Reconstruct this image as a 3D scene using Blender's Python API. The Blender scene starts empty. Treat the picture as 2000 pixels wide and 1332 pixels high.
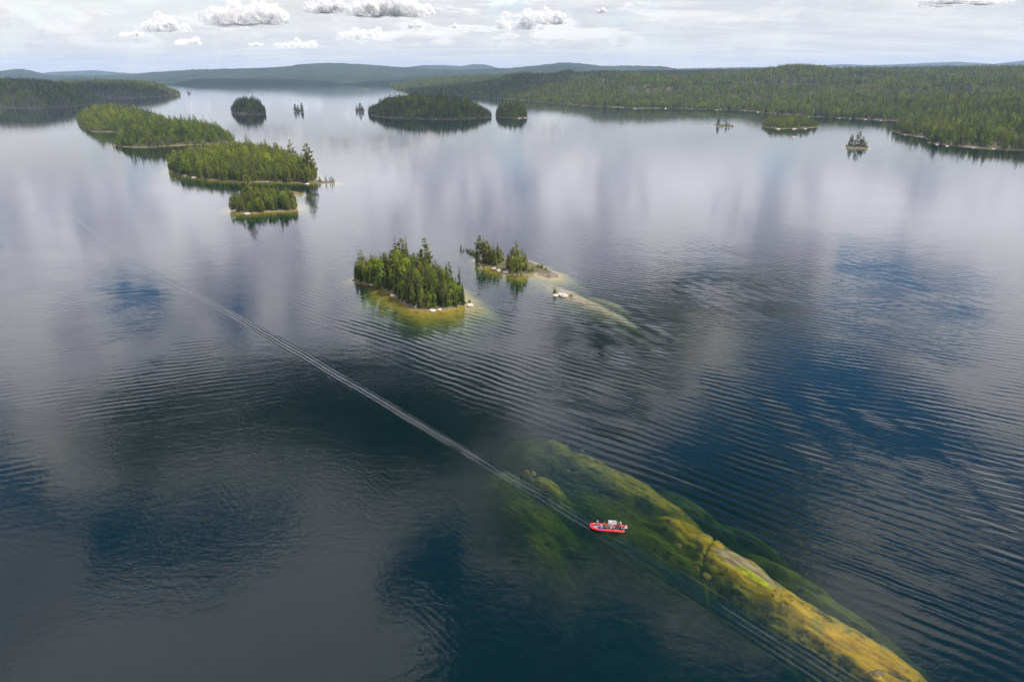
import bpy, bmesh, math, random
import numpy as np
from mathutils import Vector, Matrix, noise as mnoise

R = math.radians
SC = bpy.context.scene
COL = SC.collection
random.seed(7); RNG = np.random.default_rng(7)

# ------------------------------------------------------------------ camera, world, sun, exposure
F = 1333.0; PITCH = math.atan(525 / F); H = 100.0           # photograph pixels, drone 100 m above the lake
cam = bpy.data.cameras.new('camera'); camo = bpy.data.objects.new('camera', cam); COL.objects.link(camo)
cam.sensor_width = 36.0; cam.lens = 24.0; cam.clip_start = 1.0; cam.clip_end = 90000.0
camo.location = (0, 0, H); camo.rotation_euler = (R(90) - PITCH, 0, 0)
SC.camera = camo

SUN_EL, SUN_AZ = R(52), R(104)                                # azimuth measured from +Y towards +X
SUN = Vector((math.sin(SUN_AZ) * math.cos(SUN_EL), math.cos(SUN_AZ) * math.cos(SUN_EL), math.sin(SUN_EL)))
sl = bpy.data.lights.new('sun', 'SUN'); sl.energy = 5.0; sl.angle = R(0.53); sl.color = (1.0, 0.92, 0.78)
so = bpy.data.objects.new('sun', sl); COL.objects.link(so); so.rotation_euler = SUN.to_track_quat('Z', 'Y').to_euler()
so.location = (0, 0, 3000)

SC.view_settings.view_transform = 'Standard'; SC.view_settings.look = 'None'
SC.view_settings.exposure = 0.28; SC.view_settings.gamma = 1.0; SC.view_settings.use_curve_mapping = False
SC.render.engine = 'CYCLES'
cy = SC.cycles
cy.max_bounces = 8; cy.diffuse_bounces = 3; cy.glossy_bounces = 3; cy.transmission_bounces = 4
cy.transparent_max_bounces = 12; cy.volume_bounces = 0; cy.use_denoising = True
cy.caustics_reflective = False; cy.caustics_refractive = False
cy.sample_clamp_indirect = 6.0; cy.sample_clamp_direct = 12.0
try: cy.denoiser = 'OPENIMAGEDENOISE'
except Exception: pass

def ray(x, y):
    u = (x - 1000) / F; v = (666 - y) / F
    return Vector((u, math.cos(PITCH) + v * math.sin(PITCH), -math.sin(PITCH) + v * math.cos(PITCH)))
def gp(x, y, z=0.0):
    d = ray(x, y); t = (H - z) / -d.z
    return Vector((d.x * t, d.y * t, z))
def depth(x, y): return H / -ray(x, y).z
def hpx(n, x, y): return n * depth(x, y) / (F * math.cos(PITCH))     # metres for n upright pixels standing at (x, y)

# ------------------------------------------------------------------ little node language
class NT:
    def __init__(s, tree): s.t = tree
    def n(s, typ, **kw):
        nd = s.t.nodes.new(typ)
        for k, v in kw.items(): setattr(nd, k, v)
        return nd
    def link(s, a, b): s.t.links.new(a, b)
    def put(s, sock, v):
        if isinstance(v, V): s.link(v.s, sock)
        elif hasattr(v, 'is_output'): s.link(v, sock)
        else: sock.default_value = v
    def math(s, op, a, b=None, c=None, clamp=False):
        nd = s.n('ShaderNodeMath', operation=op, use_clamp=clamp)
        s.put(nd.inputs[0], a)
        if b is not None: s.put(nd.inputs[1], b)
        if c is not None: s.put(nd.inputs[2], c)
        return V(s, nd.outputs[0])
    def smooth(s, x, a, b, lo=0.0, hi=1.0):
        nd = s.n('ShaderNodeMapRange', interpolation_type='SMOOTHSTEP')
        s.put(nd.inputs[0], x); nd.inputs[1].default_value = a; nd.inputs[2].default_value = b
        nd.inputs[3].default_value = lo; nd.inputs[4].default_value = hi
        return V(s, nd.outputs[0])
    def xyz(s, x, y, z=0.0):
        nd = s.n('ShaderNodeCombineXYZ')
        for i, v in enumerate((x, y, z)): s.put(nd.inputs[i], v)
        return nd.outputs[0]
    def noise(s, vec, scale, detail=2.0, rough=0.5, dist=0.0):
        nd = s.n('ShaderNodeTexNoise'); s.put(nd.inputs['Vector'], vec)
        nd.inputs['Scale'].default_value = scale; nd.inputs['Detail'].default_value = detail
        nd.inputs['Roughness'].default_value = rough; nd.inputs['Distortion'].default_value = dist
        return V(s, nd.outputs[0])
    def mix(s, f, a, b):
        nd = s.n('ShaderNodeMix', data_type='RGBA'); s.put(nd.inputs[0], f)
        for i, c in ((6, a), (7, b)):
            if isinstance(c, tuple): nd.inputs[i].default_value = c if len(c) == 4 else (*c, 1)
            else: s.put(nd.inputs[i], c)
        return nd.outputs[2]
class V:
    def __init__(s, nt, sock): s.nt = nt; s.s = sock
    def __add__(s, o): return s.nt.math('ADD', s, o)
    def __sub__(s, o): return s.nt.math('SUBTRACT', s, o)
    def __mul__(s, o): return s.nt.math('MULTIPLY', s, o)
    def __truediv__(s, o): return s.nt.math('DIVIDE', s, o)
    def __rsub__(s, o): return s.nt.math('SUBTRACT', o, s)
    __radd__ = __add__; __rmul__ = __mul__

# ------------------------------------------------------------------ the sky: clear air plus a high broken cloud sheet
W = bpy.data.worlds.new('World'); SC.world = W; W.use_nodes = True
wt = NT(W.node_tree); W.node_tree.nodes.clear()
sky = wt.n('ShaderNodeTexSky', sky_type='NISHITA', sun_disc=False, sun_elevation=SUN_EL, sun_rotation=SUN_AZ,
           altitude=300.0, air_density=1.0, dust_density=0.3, ozone_density=2.0)
blue = wt.n('ShaderNodeHueSaturation'); blue.inputs['Saturation'].default_value = 1.35; blue.inputs['Value'].default_value = 1.5; wt.link(sky.outputs[0], blue.inputs['Color'])
geo = wt.n('ShaderNodeTexCoord'); sep = wt.n('ShaderNodeSeparateXYZ'); wt.link(geo.outputs['Generated'], sep.inputs[0])
dx, dy, dz = (V(wt, o) for o in sep.outputs)
zz = wt.math('MAXIMUM', dz, 0.015)
cx_, cy_ = dx / zz, dy / zz                                  # where the view meets a flat sheet one unit up
def sheet(px, py):
    g = gp(px, py); return g.x / H, g.y / H
# openings (-) and thick places (+) of the sheet: centre given as the spot of the lake that mirrors it
SPOTS = [  # px, py, radius across, radius along, weight
    (1500, 850, .36, .42, -1.0), (1770, 555, .26, .55, -.85), (1650, 700, .36, .45, -.80), (1370, 960, .42, .26, -.8),
    (870, 960, .09, .07, -.55), (1180, 1240, .46, .40, -1.6), (930, 1130, .12, .2, -.9), (1560, 1030, .16, .2, -.5), (290, 600, .30, .40, -.55), (60, 450, .8, .9, -.35),
    (1110, 545, .30, .35, -.15), (1230, 585, .13, .35, -.40), (1420, 560, .16, .45, -.40), (1900, 920, .22, .22, -.75), (1965, 1200, .34, .3, -.7),
    (230, 930, .70, .30, -.55), (60, 1150, .30, .25, .1), (440, 1060, .20, .16, -.6), (560, 770, .4, .16, -.3), (1000, 600, .5, .10, -.35), (1130, 760, .6, .06, -.45), (800, 690, .4, .07, -.35), (1300, 640, .4, .08, -.4),
    (730, 930, .20, .14, 1.9), (120, 760, .4, .2, .3), (420, 1285, .26, .11, 1.7), (660, 1140, .15, .16, 1.2), (110, 650, .34, .34, .45), (1610, 590, .14, .22, .55),
    (1900, 450, .6, 2.2, .60), (1950, 700, .3, .6, .45), (1200, 735, .50, .22, 1.0), (900, 740, .35, .25, .6), (1740, 1080, .24, .24, 1.9), (1870, 740, .18, .5, 1.2), (500, 420, 1.8, 1.6, .30), (980, 640, .40, .35, .25), (1500, 640, .2, .3, .35), (1330, 470, .5, .8, .25),
]
wx = wt.noise(wt.xyz(cx_, cy_, 3.3), 1.9, 7.0, .62) - 0.5
wy = wt.noise(wt.xyz(cx_, cy_, 9.1), 1.9, 7.0, .62) - 0.5
qx, qy = cx_ + wx * 0.75, cy_ + wy * 0.85
acc = None
for px, py, rx, ry, w in SPOTS:
    x0, y0 = sheet(px, py)
    ax, ay = (qx - x0) / rx, (qy - y0) / ry
    e = wt.math('POWER', 2.718, (ax * ax + ay * ay) * -0.9)
    acc = e * w if acc is None else acc + e * w
big = wt.noise(wt.xyz(cx_ * 1.35, cy_ * 0.75, 0.7), 0.85, 9.0, 0.66, 0.3)
thick = wt.noise(wt.xyz(cx_ * 2.0, cy_ * 0.62, 5.7), 1.0, 8.0, 0.62)
az_ = wt.math('ARCTAN2', dx, dy)                              # lower down one sees the towers from the side
tower = wt.smooth(dz, 0.50, 0.28)
big2 = wt.noise(wt.xyz(az_ * 7.5, dz * 5.0, 1.7), 1.0, 8.0, 0.62, 0.25)
thick2 = wt.noise(wt.xyz(az_ * 10.0, dz * 6.0, 8.7), 1.0, 8.0, 0.62, 0.2)
big = big + (big2 - big) * tower
thick = thick + (thick2 - thick) * tower
cover = wt.smooth(big + acc * 0.36 + 0.125, 0.470, 0.555)
z2 = dz + 0.10
streak = wt.noise(wt.xyz(dx / z2 * 1.1, dy / z2 * 2.6, 2.0), 1.0, 7.0, 0.62, 0.4)
warm = wt.smooth(dx, 0.1, -0.6)
low = wt.smooth(dz, 0.075, 0.16)
closing = wt.smooth(dz, 0.06, 0.22)                              # far off the sheet closes up and goes milky
cover = wt.math('MAXIMUM', cover, (1.0 - closing) * 0.88)
lum = wt.smooth(thick + acc * 0.22, 0.36, 0.62)
gx0, gy0 = sheet(270, 960)
ga, gb = (qx - gx0) / .70, (qy - gy0) / .34
lum = lum * (1.0 - wt.math('POWER', 2.718, (ga * ga + gb * gb) * -0.9) * 0.75)
for px, py, rx, ry, w in [(740, 925, .15, .11, .9), (400, 1290, .26, .09, .8), (660, 1150, .13, .13, .5), (110, 660, .35, .3, .35), (1740, 1090, .22, .2, .35)]:
    x0, y0 = sheet(px, py)
    ax, ay = (qx - x0) / rx, (qy - y0) / ry
    lum = lum + wt.math('POWER', 2.718, (ax * ax + ay * ay) * -0.9) * w
lum = wt.math('MINIMUM', lum, 1.15)
ccol = wt.mix(lum, (6.6, 6.6, 8.4), (14.2, 13.8, 14.9))
hcol = wt.mix(wt.smooth(streak, 0.36, 0.66), (6.2, 6.35, 6.7), (7.3, 7.35, 7.4))
puff = wt.noise(wt.xyz(dx * 9.0, dy * 9.0, dz * 34.0), 1.0, 7.0, 0.66, 0.3)
hcol = wt.mix(wt.smooth(puff, .50, .60) * wt.smooth(dz, .012, .05) * wt.smooth(dx, .35, -.05, .25, .9), hcol, (9.4, 9.3, 9.1))
hcol = wt.mix(wt.smooth(puff, .46, .34) * wt.smooth(dz, .03, .08) * .8, hcol, (5.2, 5.5, 6.1))
hcol = wt.mix(warm * wt.smooth(dz, 0.0, 0.09) * 0.8, hcol, (7.9, 7.6, 7.3))
ccol = wt.mix(low, hcol, ccol)
scol = wt.mix(cover, blue.outputs[0], ccol)
bg = wt.n('ShaderNodeBackground'); bg.inputs[1].default_value = 0.1
wt.link(scol, bg.inputs[0]); wo = wt.n('ShaderNodeOutputWorld'); wt.link(bg.outputs[0], wo.inputs[0])
W.cycles.sampling_method = 'MANUAL'; W.cycles.sample_map_resolution = 1024

# ------------------------------------------------------------------ materials
def mat(name):
    m = bpy.data.materials.new(name); m.use_nodes = True; m.node_tree.nodes.clear()
    nt = NT(m.node_tree); out = nt.n('ShaderNodeOutputMaterial'); return m, nt, out
def simple(name, col, rough=0.6, metal=0.0, var=0.12, scale=6.0):
    m, nt, out = mat(name); p = nt.n('ShaderNodeBsdfPrincipled')
    tc = nt.n('ShaderNodeTexCoord')
    f = nt.smooth(nt.noise(tc.outputs['Object'], scale, 4.0), 0.3, 0.7)
    c = nt.mix(f, tuple(v * (1 - var) for v in col), tuple(min(1, v * (1 + var)) for v in col))
    nt.link(c, p.inputs['Base Color']); p.inputs['Roughness'].default_value = rough; p.inputs['Metallic'].default_value = metal
    nt.link(p.outputs[0], out.inputs[0]); return m
def foliage(name, a, b, c, trans=0.3):
    m, nt, out = mat(name)
    oi = nt.n('ShaderNodeObjectInfo'); g = nt.n('ShaderNodeNewGeometry')
    r = V(nt, oi.outputs['Random'])
    col = nt.mix(r, a, b)
    f = nt.smooth(nt.noise(g.outputs['Position'], 0.9, 3.0), 0.42, 0.75)
    col = nt.mix(f, col, c)
    f2 = nt.smooth(nt.noise(g.outputs['Position'], 0.012, 4.0, .6), 0.36, 0.66)
    col = nt.mix(f2 * 0.62, col, a)
    d = nt.n('ShaderNodeBsdfDiffuse'); t = nt.n('ShaderNodeBsdfTranslucent'); mx = nt.n('ShaderNodeMixShader')
    nt.link(col, d.inputs[0]); nt.link(col, t.inputs[0]); mx.inputs[0].default_value = trans
    nt.link(d.outputs[0], mx.inputs[1]); nt.link(t.outputs[0], mx.inputs[2]); nt.link(mx.outputs[0], out.inputs[0]); return m
M = {}
M['spruce'] = foliage('spruce_needles', (.014, .032, .013), (.095, .118, .025), (.175, .185, .036), .28)
M['pine'] = foliage('pine_needles', (.070, .095, .020), (.170, .172, .034), (.24, .235, .05), .30)
M['birch'] = foliage('birch_leaves', (.10, .17, .018), (.25, .285, .028), (.33, .34, .05), 0.40)
M['dead'] = simple('dead_wood', (.23, .20, .17), 0.9)
M['bush'] = foliage('bush_leaves', (.09, .13, .028), (.16, .17, .035), (.20, .19, .06), 0.35)
M['bark'] = simple('grey_brown_bark', (.13, .10, .075), 0.9, var=0.3)
M['birch_bark'] = simple('pale_birch_bark', (.26, .24, .20), 0.8, var=0.3)

def land_mat(name, floor_a, floor_b, rock_lo=0.0, rock_hi=0.55):
    m, nt, out = mat(name); g = nt.n('ShaderNodeNewGeometry'); s = nt.n('ShaderNodeSeparateXYZ'); nt.link(g.outputs['Position'], s.inputs[0])
    P = g.outputs['Position']; z = V(nt, s.outputs[2])
    n1 = nt.noise(P, 0.22, 6.0, 0.6); n2 = nt.noise(P, 1.3, 6.0, 0.65); n3 = nt.noise(P, 0.06, 4.0)
    rock = nt.mix(nt.smooth(n2, .35, .68), (.07, .06, .045), (.21, .175, .14))
    flo = nt.mix(nt.smooth(n1, .35, .65), floor_a, floor_b)
    alg = nt.mix(nt.smooth(n2, .35, .65), (.27, .17, .018), (.45, .33, .040))
    alg = nt.mix(nt.smooth(n1, .55, .72), alg, (.10, .085, .03))
    zz = z + (n3 - 0.5) * 3.2 + (n2 - .5) * 0.8
    c = nt.mix(nt.smooth(zz, rock_lo, rock_hi), rock, flo)
    c = nt.mix(nt.smooth(z + (n2 - .5) * 0.25, -0.10, 0.12), alg, c)
    p = nt.n('ShaderNodeBsdfPrincipled'); nt.link(c, p.inputs['Base Color']); p.inputs['Roughness'].default_value = 0.9
    b = nt.n('ShaderNodeBump'); b.inputs['Distance'].default_value = 0.35; b.inputs['Strength'].default_value = 0.7
    nt.link(n2.s, b.inputs['Height']); nt.link(b.outputs[0], p.inputs['Normal'])
    nt.link(p.outputs[0], out.inputs[0]); return m
M['island'] = land_mat('island_ground', (.045, .05, .02), (.10, .085, .04))

def hill_mat(name, a, b, c):
    m, nt, out = mat(name); g = nt.n('ShaderNodeNewGeometry'); P = g.outputs['Position']
    n1 = nt.noise(P, 0.0045, 6.0, 0.62); n2 = nt.noise(P, 0.035, 5.0, 0.7)
    col = nt.mix(nt.smooth(n1, .36, .64), a, b); col = nt.mix(nt.smooth(n2, .45, .75), col, c)
    d = nt.n('ShaderNodeBsdfDiffuse'); nt.link(col, d.inputs[0])
    bp = nt.n('ShaderNodeBump'); bp.inputs['Distance'].default_value = 14.0; bp.inputs['Strength'].default_value = 1.0
    nt.link(nt.noise(P, 0.06, 3.0, .6).s, bp.inputs['Height']); nt.link(bp.outputs[0], d.inputs['Normal'])
    nt.link(d.outputs[0], out.inputs[0]); return m
M['shaded_hill'] = hill_mat('cloud_shaded_hill', (.010, .020, .013), (.018, .030, .016), (.028, .042, .020))  # forest of the far peninsula, with cloud shade put into its colour
M['hill'] = hill_mat('forested_hill', (.016, .030, .014), (.034, .052, .020), (.055, .075, .026))

def reef_mat(tan=False):
    m, nt, out = mat('reef_rock'); g = nt.n('ShaderNodeNewGeometry'); P = g.outputs['Position']
    s = nt.n('ShaderNodeSeparateXYZ'); nt.link(P, s.inputs[0]); x, y, z = (V(nt, o) for o in s.outputs)
    a = x * 0.62 - y * 0.785; b = x * 0.785 + y * 0.62                    # along / across the ledge
    st = nt.noise(nt.xyz(a * 0.25, b * 1.4, z * .3), 0.8, 7.0, 0.68)       # bedding streaks
    n1 = nt.noise(P, 0.16, 6.0, 0.62); n2 = nt.noise(P, 0.7, 7.0, 0.7)
    c = nt.mix(nt.smooth(st, .34, .66), (.24, .155, .016), (.47, .35, .035))
    amber = nt.smooth(y, 122., 92.)                                        # the lower end is iron stained
    c = nt.mix(amber * 0.75, c, nt.mix(nt.smooth(st, .34, .66), (.30, .15, .012), (.62, .36, .022)))
    big_n = nt.noise(nt.xyz(a * 0.14, b * 0.30, 2.0), 1.0, 6.0, .66)
    c = nt.mix(nt.smooth(big_n, .53, .62), c, (.105, .085, .022))
    c = nt.mix(nt.smooth(n1, .54, .66), c, (.20, .185, .045))
    c = nt.mix(nt.smooth(n2, .56, .68), c, (.075, .055, .02))
    sx, sy = gp(1458, 1106, -.5).x, gp(1458, 1106, -.5).y                           # bare grey slab with a weed patch
    da = (x - sx) * 0.62 - (y - sy) * 0.785; db = (x - sx) * 0.785 + (y - sy) * 0.62
    e = wtpow(nt, (da / 8.5), (db / 2.1)); bare = nt.smooth(e + (n1 - .5) * 0.9, 1.25, 0.75)
    c = nt.mix(bare, c, nt.mix(nt.smooth(st, .4, .62), (.20, .155, .095), (.36, .29, .18)))
    wx0, wy0 = gp(1475, 1128, -.5).x, gp(1475, 1128, -.5).y
    da = (x - wx0) * 0.62 - (y - wy0) * 0.785; db = (x - wx0) * 0.785 + (y - wy0) * 0.62
    e = wtpow(nt, da / 4.6, db / 0.95); weed = nt.smooth(e + (n2 - .5) * 2.2, 1.2, 0.7)
    c = nt.mix(weed, c, nt.mix(nt.smooth(n2, .4, .6), (.20, .26, .012), (.42, .42, .02)))
    if tan: c = nt.mix(nt.smooth(n2, .34, .66), (.17, .135, .085), (.36, .29, .185))
    p = nt.n('ShaderNodeBsdfDiffuse'); nt.link(c, p.inputs[0])
    bp = nt.n('ShaderNodeBump'); bp.inputs['Distance'].default_value = 0.5; bp.inputs['Strength'].default_value = 0.8
    nt.link((st * 0.6 + n2 * 0.6).s, bp.inputs['Height']); nt.link(bp.outputs[0], p.inputs['Normal'])
    nt.link(p.outputs[0], out.inputs[0]); return m
def wtpow(nt, a, b): return a * a + b * b
M['reef'] = reef_mat(); M['shoal'] = reef_mat(True)
M['rock'] = simple('pale_granite', (.42, .36, .31), 0.9, var=0.35, scale=1.2)
M['wet_rock'] = simple('drowned_boulder', (.17, .115, .035), 0.9, var=0.35, scale=1.5)
M['bed'] = simple('lake_silt', (.10, .11, .06), 1.0, var=0.2, scale=0.05)

def water_mat():
    m, nt, out = mat('lake_water'); g = nt.n('ShaderNodeNewGeometry'); P = g.outputs['Position']
    s = nt.n('ShaderNodeSeparateXYZ'); nt.link(P, s.inputs[0]); x, y = V(nt, s.outputs[0]), V(nt, s.outputs[1])
    # distance across (d) and along (a) the boat's track
    ax0, ay0 = 57.8, 89.9
    a = (x - ax0) * -0.676 + (y - ay0) * 0.737
    d0 = (x - ax0) * 0.737 + (y - ay0) * 0.676
    fc = nt.n('ShaderNodeFloatCurve'); cv = fc.mapping.curves[0]
    pts = [(0, 0.0), (26, 1.2), (60, 1.0), (108, .8), (247, -1.2), (397, -6.5), (520, -3), (700, 10), (988, 40), (1400, 75)]
    fl = lambda v: (v + 100) / 200.0
    cv.points[0].location = (0, fl(0)); cv.points[1].location = (1, fl(75))
    for px, py in pts[1:-1]: cv.points.new(px / 1400.0, fl(py))
    fc.mapping.use_clip = False; fc.mapping.update()
    nt.put(fc.inputs['Value'], a / 1400.0)
    d = d0 - (V(nt, fc.outputs[0]) * 200.0 - 100.0)
    lowf = nt.noise(P, 0.018, 3.0, 0.5); lf2 = nt.noise(P, 0.045, 2.0); lf3 = nt.noise(nt.xyz(x, y, 40.0), 0.03, 2.0)
    dist = nt.math('SQRT', x * x + y * y)
    calm = nt.smooth(dist, 150.0, 1500.0, 1.0, 0.22)
    TAU = 6.2832
    def train(nx, ny, lam, bend, off):
        L = math.hypot(nx, ny)
        ph = (x * (nx / L) + y * (ny / L)) * (TAU / lam) + (lowf - 0.5) * bend + lf2 * 3.0 + off
        brk = nt.noise(nt.xyz((x * (ny / L) - y * (nx / L)) * 0.5 + off * 9.0, (x * (nx / L) + y * (ny / L)) * 1.6, off), 0.11, 3.0, .55)
        return nt.math('SINE', ph) * nt.smooth(brk, .36, .58, .30, 1.1)
    patch = nt.smooth(lf3, .36, .62, 0.25, 1.0)
    env1 = nt.smooth(d, 14., 34.) * nt.smooth(d, 125., 70.) * nt.smooth(a, 330., 190.) * patch
    env2 = nt.smooth(d, 40., 80.) * nt.smooth(dist, 600., 260.) * patch
    env3 = nt.smooth(d, -8., -30.) * nt.smooth(dist, 120., 300.) * nt.smooth(lf3, .62, .42)
    env4 = nt.smooth(d, -4., -30.) * nt.smooth(lowf, .40, .60)
    h = train(.60, .80, 3.3, 14.0, 0.0) * env1 * 0.045
    h = h + train(.42, .90, 3.7, 18.0, 1.3) * env2 * 0.027 + train(.62, .78, 2.6, 12.0, 3.1) * env2 * 0.009
    h = h + train(-.36, .93, 3.4, 16.0, 0.4) * env3 * 0.017
    h = h + train(.75, .66, 1.5, 14.0, 2.2) * env4 * 0.004
    # close ridges of the wake
    fade = nt.smooth(a, 600., 150., 0.16, 1.0)
    wn = nt.noise(P, 0.12, 3.0); wn2 = nt.noise(P, 0.03, 2.0)
    dd = d + (wn2 - 0.5) * 2.6
    far_w = nt.math('MAXIMUM', nt.smooth(a, 60., 220., 1.25, 1.8), nt.smooth(a, 60., 10., 1.5, 2.6)); g2 = dd / far_w
    envw = nt.math('POWER', 2.718, g2 * g2 * -1.0)
    behind = nt.math('MAXIMUM', nt.smooth(a, 56., 70., 0.5, 1.0), nt.smooth(a, 42., 8., 0.5, 1.15))
    h = h + nt.math('COSINE', dd * (TAU / 1.5)) * envw * fade * behind * nt.smooth(wn, .34, .54, .55, 1.0) * 0.066
    # chop
    c1 = nt.noise(nt.xyz(x * 0.75 + y * .25, y * 1.15, 0.0), 0.55, 3.0, 0.55, 0.6)
    c2 = nt.noise(nt.xyz(x * 0.8, y * 1.1, 7.0), 1.6, 3.0, 0.6)
    c3 = nt.noise(nt.xyz(x * 0.5, y, 3.0), 0.13, 2.0, 0.5)
    rough_zone = nt.smooth(lowf, .35, .65, .55, 1.15)
    near = nt.smooth(dist, 380.0, 130.0, 1.0, 1.7)
    h = h * calm + (((c1 - .5) * 0.030 + (c2 - .5) * 0.008) * rough_zone * near + (c3 - .5) * 0.06) * nt.smooth(dist, 300.0, 1600.0, 1.0, 0.42)
    bp = nt.n('ShaderNodeBump'); bp.inputs['Distance'].default_value = 1.0; bp.inputs['Strength'].default_value = 1.0
    nt.link(h.s, bp.inputs['Height'])
    fr = nt.n('ShaderNodeFresnel'); fr.inputs[0].default_value = 1.333; nt.link(bp.outputs[0], fr.inputs[1])
    gl = nt.n('ShaderNodeBsdfGlossy'); nt.link(nt.smooth(dist, 150.0, 1600.0, 0.018, 0.055).s, gl.inputs['Roughness']); gl.inputs[0].default_value = (1, 1, 1, 1); nt.link(bp.outputs[0], gl.inputs['Normal'])
    tr = nt.n('ShaderNodeBsdfTransparent')
    df = nt.n('ShaderNodeBsdfDiffuse'); df.inputs[0].default_value = (.001, .036, .038, 1)
    m1 = nt.n('ShaderNodeMixShader'); m1.inputs[0].default_value = 0.16; nt.link(tr.outputs[0], m1.inputs[1]); nt.link(df.outputs[0], m1.inputs[2])
    m2 = nt.n('ShaderNodeMixShader'); nt.link(fr.outputs[0], m2.inputs[0]); nt.link(m1.outputs[0], m2.inputs[1]); nt.link(gl.outputs[0], m2.inputs[2])
    nt.link(m2.outputs[0], out.inputs[0])
    va = nt.n('ShaderNodeVolumeAbsorption'); va.inputs['Color'].default_value = (0.28, 0.50, 0.02, 1); va.inputs['Density'].default_value = 0.235
    nt.link(va.outputs[0], out.inputs[1])
    return m
M['water'] = water_mat()

# ------------------------------------------------------------------ mesh helpers
def tag(o, label=None, cat=None, group=None, kind=None):
    if label: o['label'] = label
    if cat: o['category'] = cat
    if group: o['group'] = group
    if kind: o['kind'] = kind
    return o
def mesh(name, verts, faces, mats, smooth=False, mi=None):
    me = bpy.data.meshes.new(name); me.from_pydata([tuple(v) for v in verts], [], faces); me.update()
    for m_ in (mats if isinstance(mats, (list, tuple)) else [mats]): me.materials.append(m_)
    if smooth: me.polygons.foreach_set('use_smooth', [True] * len(me.polygons))
    if mi is not None: me.polygons.foreach_set('material_index', mi)
    return me
def obj(name, me, parent=None, loc=(0, 0, 0), rz=0.0):
    o = bpy.data.objects.new(name, me); COL.objects.link(o); o.location = loc; o.rotation_euler = (0, 0, rz)
    if parent is not None: o.parent = parent
    return o
def empty(name, loc, rz=0.0, label=None, cat=None, group=None):
    o = bpy.data.objects.new(name, None); COL.objects.link(o); o.location = loc; o.rotation_euler = (0, 0, rz); o.empty_display_size = 0.3
    return tag(o, label, cat, group)
def fbm(x, y, s, seed=0.0, oct_=4):
    return mnoise.fractal((x * s + seed, y * s - seed, seed * 1.7), 1.0, 2.0, oct_)

# ------------------------------------------------------------------ water, lake bed
SIDE, NEAR, FAR = 9000.0, -400.0, 15000.0
v = [(-SIDE, NEAR, 0), (SIDE, NEAR, 0), (SIDE, FAR, 0), (-SIDE, FAR, 0), (-SIDE, NEAR, -21), (SIDE, NEAR, -21), (SIDE, FAR, -21), (-SIDE, FAR, -21)]
tag(obj('water', mesh('water', v, [(0, 1, 2, 3), (7, 6, 5, 4), (0, 4, 5, 1), (1, 5, 6, 2), (2, 6, 7, 3), (3, 7, 4, 0)], M['water'])), 'dark still lake water mirroring the clouds', None, None, 'structure')
E2 = 100.0
v = [(-SIDE - E2, NEAR - E2, -18), (SIDE + E2, NEAR - E2, -18), (SIDE + E2, FAR + E2, -18), (-SIDE - E2, FAR + E2, -18)]
tag(obj('lake_bed', mesh('lake_bed', v, [(0, 1, 2, 3)], M['bed'])), 'dark silty bed deep under the lake', None, None, 'structure')

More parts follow.
